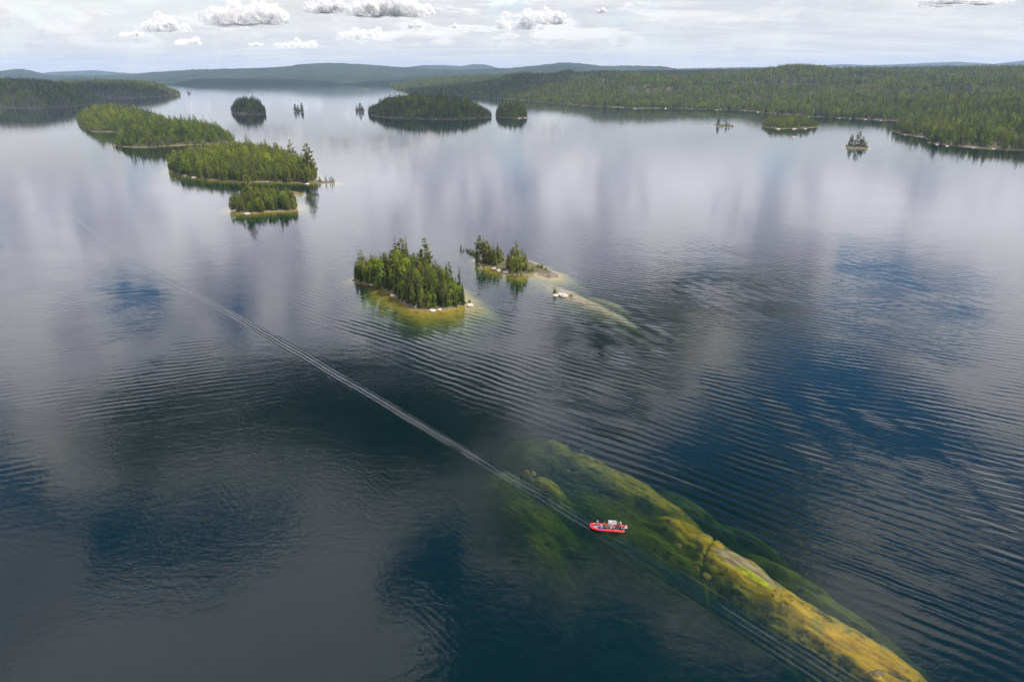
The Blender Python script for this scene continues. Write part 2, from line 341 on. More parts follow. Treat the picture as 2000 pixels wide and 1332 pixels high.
# ------------------------------------------------------------------ islands
class Island:
    def __init__(s, label, px, hmax, prof=2.5, shelf=1.0, seed=1, nang=120, world=None, wob=0.05, front=1.0, edge=0.35):
        s.pts = np.array([gp(*p)[:2] for p in px]) if world is None else np.array(world)
        s.c = s.pts.mean(axis=0) if world is None else np.array(world).mean(axis=0)
        s.h = hmax; s.prof = prof; s.seed = seed; s.nang = nang; s.edge = edge
        s.r = np.array([s._hit(2 * math.pi * i / nang) for i in range(nang)])
        k = np.array([fbm(math.cos(2 * math.pi * i / nang) * 2.5, math.sin(2 * math.pi * i / nang) * 2.5, 1.6, seed, 5) for i in range(nang)])
        s.r *= 1 + wob * k
        rings = [0.0, .15, .3, .45, .6, .72, .82, .9, .95, .985, 1.0]
        outs = [(1.2, -.25), (3.0, -.55), (6.0, -1.0), (9.5, -1.9), (13., -3.4), (18., -6.), (27., -12.), (38., -18.5)]
        vs, fs = [], []
        for t in rings[1:]:
            for i in range(nang):
                an = 2 * math.pi * i / nang; rr = s.r[i] * t
                x, y = s.c[0] + math.cos(an) * rr, s.c[1] + math.sin(an) * rr
                vs.append((x, y, s.z(x, y)))
        for off, z in outs:
            for i in range(nang):
                an = 2 * math.pi * i / nang
                face = 0.5 - 0.5 * math.sin(an)                    # 1 on the camera's side of the island
                sh = shelf * (1 + (front - 1) * face) * (1 + 0.35 * k[(i * 3) % nang])
                rr = s.r[i] + off * sh
                x, y = s.c[0] + math.cos(an) * rr, s.c[1] + math.sin(an) * rr
                vs.append((x, y, z + 0.22 * fbm(x, y, .25, seed) * min(1, -z)))
        nr = len(rings) - 1 + len(outs)
        ci = len(vs); vs.append((s.c[0], s.c[1], s.z(*s.c)))
        for i in range(nang): fs.append((ci, i, (i + 1) % nang))
        for j in range(nr - 1):
            for i in range(nang):
                a_, b_ = j * nang + i, j * nang + (i + 1) % nang
                fs.append((a_, a_ + nang, b_ + nang, b_))
        s.o = tag(obj('island', mesh('island', vs, fs, M['island'], True)), label, None, None, 'structure')
    def _hit(s, an):
        d = np.array([math.cos(an), math.sin(an)]); best = 1.0; P = s.pts - s.c; n = len(P)
        for i in range(n):
            a, b = P[i], P[(i + 1) % n]; e = b - a; den = d[0] * -e[1] + d[1] * e[0]
            if abs(den) < 1e-9: continue
            t = (a[0] * -e[1] + a[1] * e[0]) / den; u = (d[0] * a[1] - d[1] * a[0]) / den
            if t > 0 and -1e-6 <= u <= 1 + 1e-6: best = max(best, t)
        return best
    def t(s, x, y):
        vx, vy = x - s.c[0], y - s.c[1]; an = math.atan2(vy, vx) % (2 * math.pi); f = an / (2 * math.pi) * s.nang; i = int(f) % s.nang
        rr = s.r[i] * (1 - f % 1) + s.r[(i + 1) % s.nang] * (f % 1)
        return math.hypot(vx, vy) / rr
    def z(s, x, y):
        t = min(1.0, s.t(x, y))
        e = min(1.0, (1 - t) / 0.05)
        return s.h * (1 - t ** s.prof) + s.edge * e * (1 + 0.8 * fbm(x, y, .3, s.seed)) + 0.06 * s.h * (1 - t) * fbm(x, y, .05, s.seed + 3)
    def scatter(s, sp, tmax=None, gap=.25):
        lo, hi = s.pts.min(axis=0), s.pts.max(axis=0); out = []
        ny = int((hi[1] - lo[1]) / (sp * .87)) + 2; nx = int((hi[0] - lo[0]) / sp) + 2
        for j in range(ny):
            for i in range(nx):
                x = lo[0] + (i + 0.5 * (j % 2)) * sp + RNG.uniform(-.42, .42) * sp; y = lo[1] + j * sp * .87 + RNG.uniform(-.42, .42) * sp
                if s.t(x, y) < 1 - gap / max(4.0, math.hypot(x - s.c[0], y - s.c[1])): out.append((x, y, s.z(x, y)))
        return out

IS = {}
IS['near'] = Island('nearest wooded island with yellow shallows along its front shore', [(687, 548), (705, 536), (745, 529), (790, 527), (840, 537), (880, 560), (908, 586), (914, 593), (905, 599), (870, 604), (830, 606), (800, 602), (780, 587), (758, 570), (735, 557), (705, 554)], 2.2, 2.2, .55, 1, front=2.3)
IS['second'] = Island('narrow rocky island with two tree clumps right of the nearest island', [(926, 508), (945, 501), (983, 503), (1029, 509), (1050, 517), (1066, 526), (1062, 531), (1038, 536), (1006, 539), (990, 533), (956, 522), (932, 514)], 0.7, 2.0, .7, 2, edge=.3)
IS['spit'] = Island('flat wet rock spit at the right end of the narrow island', [(1048, 520), (1068, 526), (1090, 536), (1092, 543), (1070, 544), (1050, 538)], 0.05, 2.0, .7, 12, edge=.12)
IS['islet'] = Island('small bushy islet in front of the long wooded island', [(450, 412), (458, 402), (480, 392), (530, 388), (565, 391), (580, 401), (580, 411), (555, 413), (530, 414), (490, 417), (468, 417)], 1.8, 2.2, 1.0, 3)
IS['bar'] = Island('low sandbar reaching right behind the small bushy islet', [(540, 381), (552, 374), (575, 374), (584, 379), (570, 384), (552, 385)], 0.2, 2.0, 1.0, 13, edge=.2)
IS['long'] = Island('long wooded island left of centre behind the small islet', [(331, 329), (345, 317), (400, 305), (470, 300), (540, 306), (590, 325), (617, 346), (615, 354), (597, 358), (543, 356), (472, 356), (415, 352), (358, 342), (336, 337)], 8.0, 2.2, 1.0, 4, front=1.5)
IS['spur'] = Island('thin rock spur off the right tip of the long wooded island', [(610, 354), (620, 353), (640, 355), (656, 356), (652, 359), (630, 359), (612, 358)], 0.05, 2.0, 1.0, 14, edge=.25)
IS['lobe_front'] = Island('front half of the far left wooded island', [(223, 283), (235, 271), (300, 256), (380, 258), (440, 266), (461, 275), (455, 278), (401, 283), (358, 284), (300, 287), (272, 288), (240, 287)], 14.0, 2.4, 1.0, 5)
IS['lobe_back'] = Island('back half of the far left wooded island', [(151, 235), (165, 229), (210, 224), (270, 232), (330, 246), (360, 258), (330, 266), (270, 262), (235, 259), (180, 258), (165, 250), (153, 242)], 16.0, 2.6, 1.0, 6)
IS['round'] = Island('round wooded island in the middle distance', [(451, 219), (458, 217), (480, 215), (505, 216), (519, 219), (518, 223), (500, 225), (475, 224), (458, 222)], 17.0, 3.2, 1.0, 7)
IS['broad'] = Island('broad dark wooded island in the far centre', [(719, 219), (740, 213), (800, 208), (880, 211), (940, 218), (955, 228), (954, 231), (895, 234), (832, 234), (766, 231), (725, 227)], 24.0, 2.4, 1.0, 8)
IS['small_lit'] = Island('small sunlit island right of the broad dark one', [(967, 227), (975, 222), (1000, 220), (1022, 222), (1030, 227), (1026, 231), (1005, 232), (975, 230)], 10.0, 2.8, 1.0, 9)
IS['bay'] = Island('low wooded islet before the right shore', [(1487, 246), (1495, 242), (1540, 240), (1585, 242), (1597, 247), (1590, 250), (1550, 252), (1520, 252), (1495, 249)], 2.5, 2.4, 1.0, 10)
IS['three_pines'] = Island('tiny flat islet with a few tall pines near the right shore', [(1649, 286), (1660, 282), (1680, 284), (1698, 289), (1694, 292), (1675, 291), (1655, 289)], 0.6, 2.0, 1.0, 11)
IS['bushy_rock'] = Island('tiny low rock with one tree and bushes left of the bay islet', [(1392, 245), (1405, 243), (1425, 245), (1437, 248), (1425, 250), (1405, 249)], 0.5, 2.0, 1.0, 15)
IS['dot_a'] = Island('tiny tree covered rock right of the round island', [(575, 217), (582, 215), (595, 217), (592, 220), (580, 220)], 1.2, 2.0, .6, 16, nang=40)
IS['dot_b'] = Island('tiny tree covered rock at the left end of the broad island', [(694, 217), (700, 214), (713, 217), (710, 220), (698, 220)], 1.5, 2.0, .6, 17, nang=40)
IS['dot_c'] = Island('remote bare rock islet near the far shore', [(707, 175.3), (714, 174.6), (721, 175.4), (714, 176.2)], 4.0, 2.0, .6, 18, nang=40)
IS['dot_d'] = Island('remote tree dotted rock off the left headland', [(364, 183.5), (370, 182.6), (375, 183.6), (370, 184.5)], 1.5, 2.0, .6, 19, nang=40)
IS['head_near'] = Island('dark wooded headland at the left edge', [(-330, 216), (-100, 213), (0, 211), (80, 213), (150, 208), (190, 202), (197, 199), (185, 196), (100, 192), (0, 190), (-330, 190)], 58.0, 3.4, 1.2, 20, nang=180, wob=.03)
IS['head_far'] = Island('dark wooded headland behind the left edge one', [(100, 192), (200, 192.5), (280, 191.5), (330, 188.5), (352, 186), (350, 184), (320, 181.5), (200, 180), (100, 181), (0, 186)], 45.0, 3.0, 1.2, 21, nang=180, wob=.03)

# ------------------------------------------------------------------ right-hand mainland (one sheet), fading hills
SKY_R = [(740, 168), (765, 165), (800, 159), (850, 154), (900, 150), (1000, 147), (1080, 146), (1150, 143), (1250, 141), (1310, 140), (1400, 138), (1500, 137), (1600, 136), (1700, 134), (1800, 133.5), (2000, 131), (2400, 129)]
YR = [(740, 6000), (1000, 5200), (1300, 4500), (1600, 3600), (2000, 3000), (2400, 2900)]
def lerp(tab, x):
    return float(np.interp(x, [p[0] for p in tab], [p[1] for p in tab]))
SHORE = [(765, 169.5), (770, 173), (800, 180), (850, 184), (900, 188), (960, 192), (1010, 196), (1057, 200.5), (1080, 203), (1150, 208), (1250, 213), (1310, 212), (1350, 214), (1400, 215), (1460, 217), (1520, 224), (1577, 228), (1630, 231), (1675, 233), (1750, 237), (1790, 241), (1765, 250), (1742, 256), (1760, 263), (1805, 269), (1818, 280), (1860, 285), (1902, 289), (2000, 295), (2150, 306), (2400, 322)]
poly = [tuple(gp(*p)[:2]) for p in SHORE]
poly += [(2600, 950), (5200, 2500), (5200, 7400), (-1000, 7400), (-1050, 6200)]
PL = np.array(poly)
def inside(P):
    x, y = P[:, 0], P[:, 1]; c = np.zeros(len(P), bool); n = len(PL); j = n - 1
    for i in range(n):
        xi, yi = PL[i]; xj, yj = PL[j]
        cond = ((yi > y) != (yj > y)) & (x < (xj - xi) * (y - yi) / (yj - yi + 1e-12) + xi); c ^= cond; j = i
    return c
def shore_dist(P):
    best = np.full(len(P), 1e9); n = len(PL)
    for i in range(n):
        a, b = PL[i], PL[(i + 1) % n]; e = b - a; L = (e ** 2).sum()
        t = np.clip(((P - a) @ e) / L, 0, 1); q = a + t[:, None] * e; best = np.minimum(best, np.hypot(*(P - q).T))
    return np.where(inside(P), best, -best)
def main_h(P):
    d = shore_dist(P) + np.array([6 * fbm(p[0], p[1], .02, 4.2, 3) for p in P])
    xs = 1000 + F / math.cos(PITCH) * P[:, 0] / P[:, 1]
    yr = np.interp(xs, *zip(*YR)); sk = np.interp(xs, *zip(*SKY_R))
    zr = H + yr * (141 - sk) / F * math.cos(PITCH) ** 2 - 14
    ys = np.interp(xs, [p[0] for p in SHORE], [gp(*p).y for p in SHORE])
    f = np.clip((P[:, 1] - ys) / (yr - ys), 0, 1.25)
    base = zr * (0.25 * np.sqrt(np.clip(f, 0, 1)) + 0.75 * f) * np.where(f > 1, 1 - (f - 1) * 2.2, 1)
    hum = np.array([fbm(p[0], p[1], .0016, 8.1, 4) for p in P]) * 62 + np.array([fbm(p[0], p[1], .006, 2.1, 3) for p in P]) * 15
    hgt = base + hum * np.clip(d / 400, 0, 1) * np.clip((0.95 - f) * 3.2, 0.06, 1) + np.clip(d, 0, 12) * 0.16
    env = np.clip(d / 220, 0, 1); env = env * env * (3 - 2 * env)
    hgt = np.maximum(hgt, 1.5) * env + np.clip(d, 0, 20) * 0.15
    return np.where(d > 0, np.maximum(hgt, 0.05), np.maximum(d * 0.35, -19)), d
az = np.linspace(R(-13), R(47), 420); rr = np.geomspace(850, 7600, 210)
A, B = np.meshgrid(az, rr); P = np.stack([(np.sin(A) * B).ravel(), (np.cos(A) * B).ravel()], 1)
Z, D = main_h(P)
keep = (D > -70).reshape(A.shape); na = len(az); fs = []
idx = np.arange(A.size).reshape(A.shape)
ok = keep[:-1, :-1] & keep[1:, :-1] & keep[:-1, 1:] & keep[1:, 1:]
q = np.stack([idx[:-1, :-1][ok], idx[:-1, 1:][ok], idx[1:, 1:][ok], idx[1:, :-1][ok]], 1)
used = np.unique(q); remap = np.full(A.size, -1); remap[used] = np.arange(len(used))
tag(obj('mainland', mesh('mainland', np.column_stack([P, Z])[used].tolist(), remap[q].tolist(), M['island'], True)), 'forested mainland rising behind the right shore', None, None, 'structure')

def ridge(name, label, tab, Y, wf, wb, rows=56, cols=820, x0=-250, x1=2250, m_='hill', jit=6.0, rough=0.40, seed=0):
    xs = np.linspace(x0, x1, cols); vs = []; fs = []
    for j in range(rows):
        s = j / (rows - 1) * 2 - 1
        for i, x in enumerate(xs):
            sk = lerp(tab, x); dd = ray(x, sk)
            yy = Y + (wf if s < 0 else wb) * s
            zr = H + Y * dd.z / dd.y; X = yy * dd.x / dd.y
            pr = (1 - abs(s) ** 1.7) ; n = fbm(X, yy, .0011, seed, 5); n2 = fbm(X, yy, .012, seed + 5, 3)
            z = zr * pr + rough * zr * n * (1 - pr) * pr * 4 + .25 * zr * fbm(X, yy, .0005, seed + 2, 3) * (1 - pr) + jit * n2 * (0.3 + pr) + random.uniform(-.5, .5) * jit
            vs.append((X, yy, max(z, 0.5) if abs(s) < .999 else -3.0))
    for j in range(rows - 1):
        for i in range(cols - 1):
            a_ = j * cols + i; fs.append((a_, a_ + 1, a_ + 1 + cols, a_ + cols))
    return tag(obj(name, mesh(name, vs, fs, M[m_], True)), label, None, None, 'structure')
FAR_T = [(-250, 140), (0, 142), (70, 145), (100, 141.5), (140, 140), (185, 138), (230, 142), (260, 144), (300, 146), (500, 146), (760, 131), (790, 132), (830, 128), (870, 128), (900, 130), (925, 126), (950, 127), (970, 133), (1000, 138), (1300, 136), (1340, 134), (1450, 132), (1560, 130.5), (1650, 126), (1700, 128), (1740, 127), (1800, 124), (1870, 121.5), (1940, 126), (2000, 119), (2250, 117)]
MID_T = [(-250, 147), (-40, 144), (0, 140), (20, 137), (45, 136), (70, 141), (90, 147), (130, 149), (250, 147), (300, 142), (375, 137.5), (460, 135), (500, 134.5), (560, 131), (590, 126.5), (640, 124.5), (700, 126), (760, 130.5), (800, 134), (900, 137), (970, 135), (1000, 134), (1050, 128.5), (1100, 123.5), (1130, 124.5), (1180, 130), (1250, 129.5), (1290, 131), (1330, 136), (1400, 141), (2250, 141)]
LOW_T = [(-250, 160), (0, 162), (60, 161), (105, 157), (150, 151), (190, 153), (260, 158), (340, 155), (420, 157), (520, 150), (610, 147), (700, 150), (760, 153), (850, 148), (960, 146), (1100, 146), (2250, 150)]
SHO_T = [(-250, 168), (200, 168), (330, 167), (355, 160), (380, 156), (430, 154), (500, 154.5), (570, 155), (630, 157), (655, 161), (664, 164.5), (690, 163), (720, 159), (780, 158), (900, 158), (2250, 166)]
ridge('far_hills', 'hazy blue hills on the horizon', FAR_T, 13500, 1500, 900, rows=24, jit=3.0, seed=3)
ridge('hills', 'long green hills behind the lake', MID_T, 9200, 1900, 700, seed=9)
ridge('hills', 'low wooded rise in front of the long green hills', LOW_T, 7000, 700, 450, rows=36, seed=21)
ridge('hills', 'dark wooded peninsula along the far shore', SHO_T, 6000, 330, 300, m_='shaded_hill', rows=20, cols=620, x1=1000, jit=4, seed=33, rough=.05)

# ------------------------------------------------------------------ trees: shapes
def spray(vs, fs, root, dirv, ln, wd, drop, fold=0.15):
    d = Vector(dirv); side = d.cross(Vector((0, 0, 1)))
    side = side.normalized() if side.length > 1e-4 else Vector((1, 0, 0))
    mid = Vector(root) + d * ln * .5 + Vector((0, 0, -drop * .3)); tip = Vector(root) + d * ln + Vector((0, 0, -drop)); up = Vector((0, 0, wd * fold))
    n = len(vs)
    vs.extend([tuple(root), tuple(mid + side * wd * .5 - up), tuple(mid + up), tuple(mid - side * wd * .5 - up), tuple(tip)])
    fs.extend([(n, n + 1, n + 2), (n, n + 2, n + 3), (n + 1, n + 4, n + 2), (n + 2, n + 4, n + 3)])
def card(vs, fs, c, nrm, s, rnd):
    nrm = Vector(nrm).normalized(); a = nrm.orthogonal().normalized(); a.rotate(Matrix.Rotation(rnd.uniform(0, 6.3), 3, nrm)); b = nrm.cross(a); c = Vector(c)
    n = len(vs); k = s * rnd.uniform(.7, 1.3)
    vs.extend([tuple(c + a * k), tuple(c + b * k * .8 + nrm * k * .25), tuple(c - a * k * .9), tuple(c - b * k * .8 + nrm * k * .2)])
    fs.append((n, n + 1, n + 2, n + 3))
def spruce(seed, levels=22, per=8, rad=.115, bare=.06, skinny=1.0):
    r = random.Random(seed); vs, fs = [], []
    for i in range(levels):
        f = i / (levels - 1); z = bare + (1 - bare - .015) * f
        prof = (1 - f) ** .72 * (0.72 + .28 * min(1, f * 6))
        for k in range(max(3, int(per * (1 - .5 * f)))):
            if r.random() < .10: continue
            a = r.uniform(0, 6.283); L = (rad * prof * r.uniform(.6, 1.2) + .008) * skinny
            spray(vs, fs, (0, 0, z + r.uniform(-.012, .012)), (math.cos(a), math.sin(a), .1), L, L * .75 + .008, L * r.uniform(.25, .6), .22)
    n = len(vs); vs.extend([(.006, 0, .95), (-.004, .005, .95), (-.004, -.005, .95), (0, 0, 1.0)]); fs.extend([(n, n + 1, n + 3), (n + 1, n + 2, n + 3), (n + 2, n, n + 3)])
    return vs, fs
def pine(seed, tiers=12, bare=.22, rad=.19):
    r = random.Random(seed); vs, fs = [], []
    for i in range(tiers):
        f = i / (tiers - 1); z = bare + (.97 - bare) * f; prof = (1 - f * .78) * (.55 + .45 * min(1, f * 4))
        for k in range(r.choice((4, 5, 6))):
            a = r.uniform(0, 6.283); L = rad * prof * r.uniform(.55, 1.25)
            for m in range(6):
                q = .35 + .65 * m / 5; b = a + r.uniform(-.35, .35)
                p = (math.cos(a) * L * q * .7, math.sin(a) * L * q * .7, z + q * L * .18 + r.uniform(-.012, .012))
                spray(vs, fs, p, (math.cos(b), math.sin(b), r.uniform(0, .5)), L * .62, L * .60, r.uniform(-.01, .02), .3)
    for k in range(5): spray(vs, fs, (0, 0, .95), (math.cos(k * 1.26), math.sin(k * 1.26), .8), .05, .04, -.01, .2)
    return vs, fs
def cedar(seed, n=190, rad=.17):
    r = random.Random(seed); vs, fs = [], []
    for k in range(n):
        f = r.random() ** 1.25; z = .05 + .93 * f; rr_ = rad * (1 - f) ** .6 * (.6 + .4 * min(1, f * 5)) * r.uniform(.55, 1.1); a = r.uniform(0, 6.283)
        spray(vs, fs, (math.cos(a) * rr_ * .5, math.sin(a) * rr_ * .5, z), (math.cos(a), math.sin(a), .35), rr_ * .55 + .02, .075, r.uniform(-.02, .03), .3)
    return vs, fs
def broadleaf(seed, n=420, rx=.21, z0=.22, s=.034, lobes=9):
    r = random.Random(seed); vs, fs = [], []
    L = [(Vector((0, 0, z0 + (1 - z0) * .5)), 1.0)]
    for k in range(lobes):
        a = r.uniform(0, 6.283); f = r.uniform(0.0, .95) if k > 2 else .04 * k; w = math.sin(math.pi * min(1, .15 + f * .8)) * rx * .62
        L.append((Vector((math.cos(a) * w, math.sin(a) * w, z0 + (1 - z0) * f * .92)), r.uniform(.45, .8)))
    for k in range(n):
        c, q = r.choice(L[1:]) if k % 6 else L[0]
        d = Vector((r.gauss(0, 1), r.gauss(0, 1), r.gauss(0, 1) + .35)).normalized(); e = Vector((d.x * rx * .55 * q, d.y * rx * .55 * q, d.z * (1 - z0) * (.24 if q < 1 else .45) * q))
        p = c + e * r.uniform(.75, 1.08)
        if p.z > 1: p.z = 1 - r.random() * .04
        card(vs, fs, p, d + Vector((r.uniform(-.6, .6), r.uniform(-.6, .6), r.uniform(-.2, .7))), s, r)
    return vs, fs
def bush_shape(seed, n=110):
    r = random.Random(seed); vs, fs = [], []
    for k in range(n):
        d = Vector((r.gauss(0, 1), r.gauss(0, 1), abs(r.gauss(0, 1)))).normalized(); q = r.uniform(.55, 1.1)
        card(vs, fs, (d.x * .55 * q, d.y * .55 * q, .06 + d.z * .9 * q), d + Vector((r.uniform(-.5, .5), r.uniform(-.5, .5), .3)), .11, r)
    return vs, fs
def trunk_shape(seed, top=.9, r0=.014, limbs=0, lz=(.3, .8), ll=.12, up=.6):
    r = random.Random(seed); vs, fs = [], []
    def tube(path, rads, sides=6):
        n0 = len(vs)
        for p, q in zip(path, rads):
            for k in range(sides): vs.append((p[0] + math.cos(k * 6.283 / sides) * q, p[1] + math.sin(k * 6.283 / sides) * q, p[2]))
        for j in range(len(path) - 1):
            for k in range(sides):
                a_ = n0 + j * sides + k; b_ = n0 + j * sides + (k + 1) % sides; fs.append((a_, b_, b_ + sides, a_ + sides))
        fs.append(tuple(n0 + (len(path) - 1) * sides + k for k in range(sides)))
    w = [0, r.uniform(-.008, .008), r.uniform(-.012, .012), r.uniform(-.006, .006)]
    tube([(0, 0, -.06), (w[1], w[2], top * .33), (w[2], w[1], top * .66), (w[3], w[3], top)], [r0 * 1.25, r0, r0 * .65, r0 * .12])
    for k in range(limbs):
        z = r.uniform(*lz); a = r.uniform(0, 6.283); L = ll * r.uniform(.6, 1.2) * (1.15 - z)
        tube([(0, 0, z), (math.cos(a) * L * .5, math.sin(a) * L * .5, z + L * up * .45), (math.cos(a) * L, math.sin(a) * L, z + L * up)], [r0 * .45, r0 * .3, r0 * .08], 4)
    return vs, fs
PROTO = {'spruce_tree': [], 'pine_tree': [], 'cedar_tree': [], 'birch_tree': [], 'dead_tree': []}
def proto(kind, crown, mk, trunk, bk='bark'):
    PROTO[kind].append((mesh('crown', *crown, M[mk]) if crown else None, mesh('trunk', *trunk, M[bk])))
for k in range(4): proto('spruce_tree', spruce(10 + k, 22 + k, 8, .105 + .014 * k, .015 + .02 * (k % 2)), 'spruce', trunk_shape(k, .96, .011, 6, (.08, .5), .09, -.1))
for k in range(3): proto('pine_tree', pine(30 + k, 11 + k, .16 + .06 * k), 'pine', trunk_shape(40 + k, .95, .015, 9, (.3, .8), .17, .25))
for k in range(3): proto('cedar_tree', cedar(50 + k, 200, .15 + .025 * k), 'pine', trunk_shape(60 + k, .9, .014, 6, (.1, .6), .1, .4))
for k in range(4): proto('birch_tree', broadleaf(70 + k, 420 + 30 * k, .19 + .02 * k, .03 + .05 * (k % 2)), 'birch', trunk_shape(80 + k, .85, .013, 8, (.3, .7), .2, 1.1), 'birch_bark')
for k in range(2): proto('dead_tree', None, None, trunk_shape(90 + k, .97, .011, 34, (.22, .95), .17, -.15), 'dead')
BUSH = [mesh('foliage', *bush_shape(100 + k), M['bush']) for k in range(3)]
BSTEM = mesh('stem', *trunk_shape(110, .5, .05, 6, (.1, .4), .5, 1.0), M['bark'])
CAT = {'spruce_tree': 'spruce tree', 'pine_tree': 'pine tree', 'cedar_tree': 'cedar tree', 'birch_tree': 'birch tree', 'dead_tree': 'dead tree'}
COUNT = {}
def tree(kind, x, y, z, h, label, group=None, v_=None, wide=1.0):
    COUNT[kind] = COUNT.get(kind, 0) + 1
    cr, tk = PROTO[kind][random.randrange(len(PROTO[kind])) if v_ is None else v_]
    e = empty(kind, (x, y, z), random.uniform(0, 6.28), label, CAT[kind], group); w = h * wide * random.uniform(.9, 1.12); e.scale = (w, w, h)
    e.rotation_euler.x = random.gauss(0, .02); e.rotation_euler.y = random.gauss(0, .02)
    obj('trunk', tk, e)
    if cr: obj('crown', cr, e)
    return e
def bush(x, y, z, h, w, label, group=None):
    COUNT['bush'] = COUNT.get('bush', 0) + 1
    e = empty('bush', (x, y, z), random.uniform(0, 6.28), label, 'bush', group); e.scale = (w, w, h)
    obj('stem', BSTEM, e); obj('foliage', random.choice(BUSH), e); return e

# ------------------------------------------------------------------ scattered woods: one object per wood, copies set on points
def low_protos():
    out = []
    def add(crown, mk): out.append((crown[0], crown[1], mk))
    add(spruce(201, 13, 6, .13, .03), 'spruce'); add(spruce(202, 12, 6, .16, .03), 'spruce')
    add(pine(203, 9, .12, .2), 'pine'); add(cedar(204, 110, .18), 'pine'); add(cedar(207, 110, .22), 'spruce')
    add(broadleaf(205, 190, .25, .12, .055), 'birch'); add(broadleaf(206, 190, .30, .15, .06), 'birch')
    return out
LOW = low_protos()
def scatter_group():
    g = bpy.data.node_groups.new('wood_scatter', 'GeometryNodeTree')
    g.interface.new_socket('Geometry', in_out='INPUT', socket_type='NodeSocketGeometry'); g.interface.new_socket('Geometry', in_out='OUTPUT', socket_type='NodeSocketGeometry')
    n = g.nodes; L = g.links; gi = n.new('NodeGroupInput'); go = n.new('NodeGroupOutput'); jn = n.new('GeometryNodeJoinGeometry')
    def attr(nm, t):
        a = n.new('GeometryNodeInputNamedAttribute'); a.data_type = t; a.inputs[0].default_value = nm; return a.outputs[0]
    pr, kd, sc, ro = attr('proto', 'INT'), attr('kind', 'INT'), attr('scl', 'FLOAT'), attr('rot', 'FLOAT')
    def eq(a, v_):
        c = n.new('FunctionNodeCompare'); c.data_type = 'INT'; c.operation = 'EQUAL'; L.new(a, c.inputs[2]); c.inputs[3].default_value = v_; return c.outputs[0]
    cb = n.new('ShaderNodeCombineXYZ'); L.new(ro, cb.inputs[2])
    e2r = n.new('FunctionNodeEulerToRotation'); L.new(cb.outputs[0], e2r.inputs[0])
    for k in range(1, len(LOW) + 1):
        s1 = n.new('GeometryNodeSeparateGeometry'); s1.domain = 'POINT'; L.new(gi.outputs[0], s1.inputs[0]); L.new(eq(pr, k), s1.inputs[1])
        s2 = n.new('GeometryNodeSeparateGeometry'); s2.domain = 'POINT'; L.new(gi.outputs[0], s2.inputs[0]); L.new(eq(kd, k), s2.inputs[1])
        mp = n.new('GeometryNodeMeshToPoints'); L.new(s2.outputs[0], mp.inputs[0])
        ip = n.new('GeometryNodeInstanceOnPoints'); L.new(mp.outputs[0], ip.inputs['Points']); L.new(s1.outputs[0], ip.inputs['Instance'])
        L.new(e2r.outputs[0], ip.inputs['Rotation']); L.new(sc, ip.inputs['Scale']); L.new(ip.outputs[0], jn.inputs[0])
    L.new(jn.outputs[0], go.inputs[0]); return g
SG = scatter_group()
def wood(name, label, pts, hts, weights=(3, 2, 2, 2, 2, 1.4, 1.2)):
    vs, fs, mi, pr = [], [], [], []; mats = [M['spruce'], M['pine'], M['birch']]; mk = {'spruce': 0, 'pine': 1, 'birch': 2}
    for k, (v_, f_, m_) in enumerate(LOW):
        n0 = len(vs); vs.extend(v_); fs.extend([tuple(i + n0 for i in f) for f in f_]); mi.extend([mk[m_]] * len(f_)); pr.extend([k + 1] * len(v_))
    n0 = len(vs); N = len(pts)
    vs = np.vstack([np.array(vs), np.array(pts)])
    w = np.array(weights, float); kinds = RNG.choice(len(LOW), N, p=w / w.sum()) + 1
    # birches come in drifts
    dr = np.array([fbm(p[0], p[1], .012, 6.6, 3) for p in pts]); kinds = np.where((dr > .28) & (RNG.random(N) < .5), RNG.integers(6, 8, N), kinds)
    hts = np.array(hts) * np.where(kinds >= 6, .85, 1.0)
    me = mesh(name, vs.tolist(), fs, mats, False, mi)
    def put(nm, t, arr):
        at = me.attributes.new(nm, t, 'POINT'); at.data.foreach_set('value', arr)
    z0 = np.zeros(n0)
    put('proto', 'INT', np.concatenate([np.array(pr), np.zeros(N)]).astype(np.int32)); put('kind', 'INT', np.concatenate([z0, kinds]).astype(np.int32))
    put('scl', 'FLOAT', np.concatenate([z0, hts]).astype(np.float32)); put('rot', 'FLOAT', np.concatenate([z0, RNG.uniform(0, 6.28, N)]).astype(np.float32))
    o = obj(name, me); md = o.modifiers.new('scatter', 'NODES'); md.node_group = SG
    return tag(o, label, None, None, 'stuff')

# mainland forest
def main_pts(r0, r1, sp, a0, a1):
    n = int(.5 * (a1 - a0) * (r1 * r1 - r0 * r0) / (sp * sp)); a = RNG.uniform(a0, a1, n); r_ = np.sqrt(RNG.uniform(r0 * r0, r1 * r1, n))
    P_ = np.stack([np.sin(a) * r_, np.cos(a) * r_], 1); P_ = P_[inside(P_)]; Z_, D_ = main_h(P_); k = D_ > .1
    return np.column_stack([P_, Z_])[k]
mp1 = main_pts(850, 2300, 6.2, R(5), R(42)); mp2 = main_pts(2300, 4200, 8.0, R(-13), R(42)); mp3 = main_pts(4200, 6400, 11.0, R(-13), R(36))
mp = np.vstack([mp1, mp2, mp3])
hs = np.concatenate([RNG.normal(15, 4.0, len(mp1)), RNG.normal(16, 4.2, len(mp2)), RNG.normal(18, 3, len(mp3))])
wood('mainland_forest', 'mixed green forest covering the right mainland', mp, np.clip(hs, 7, 26))
print('mainland trees', len(mp))

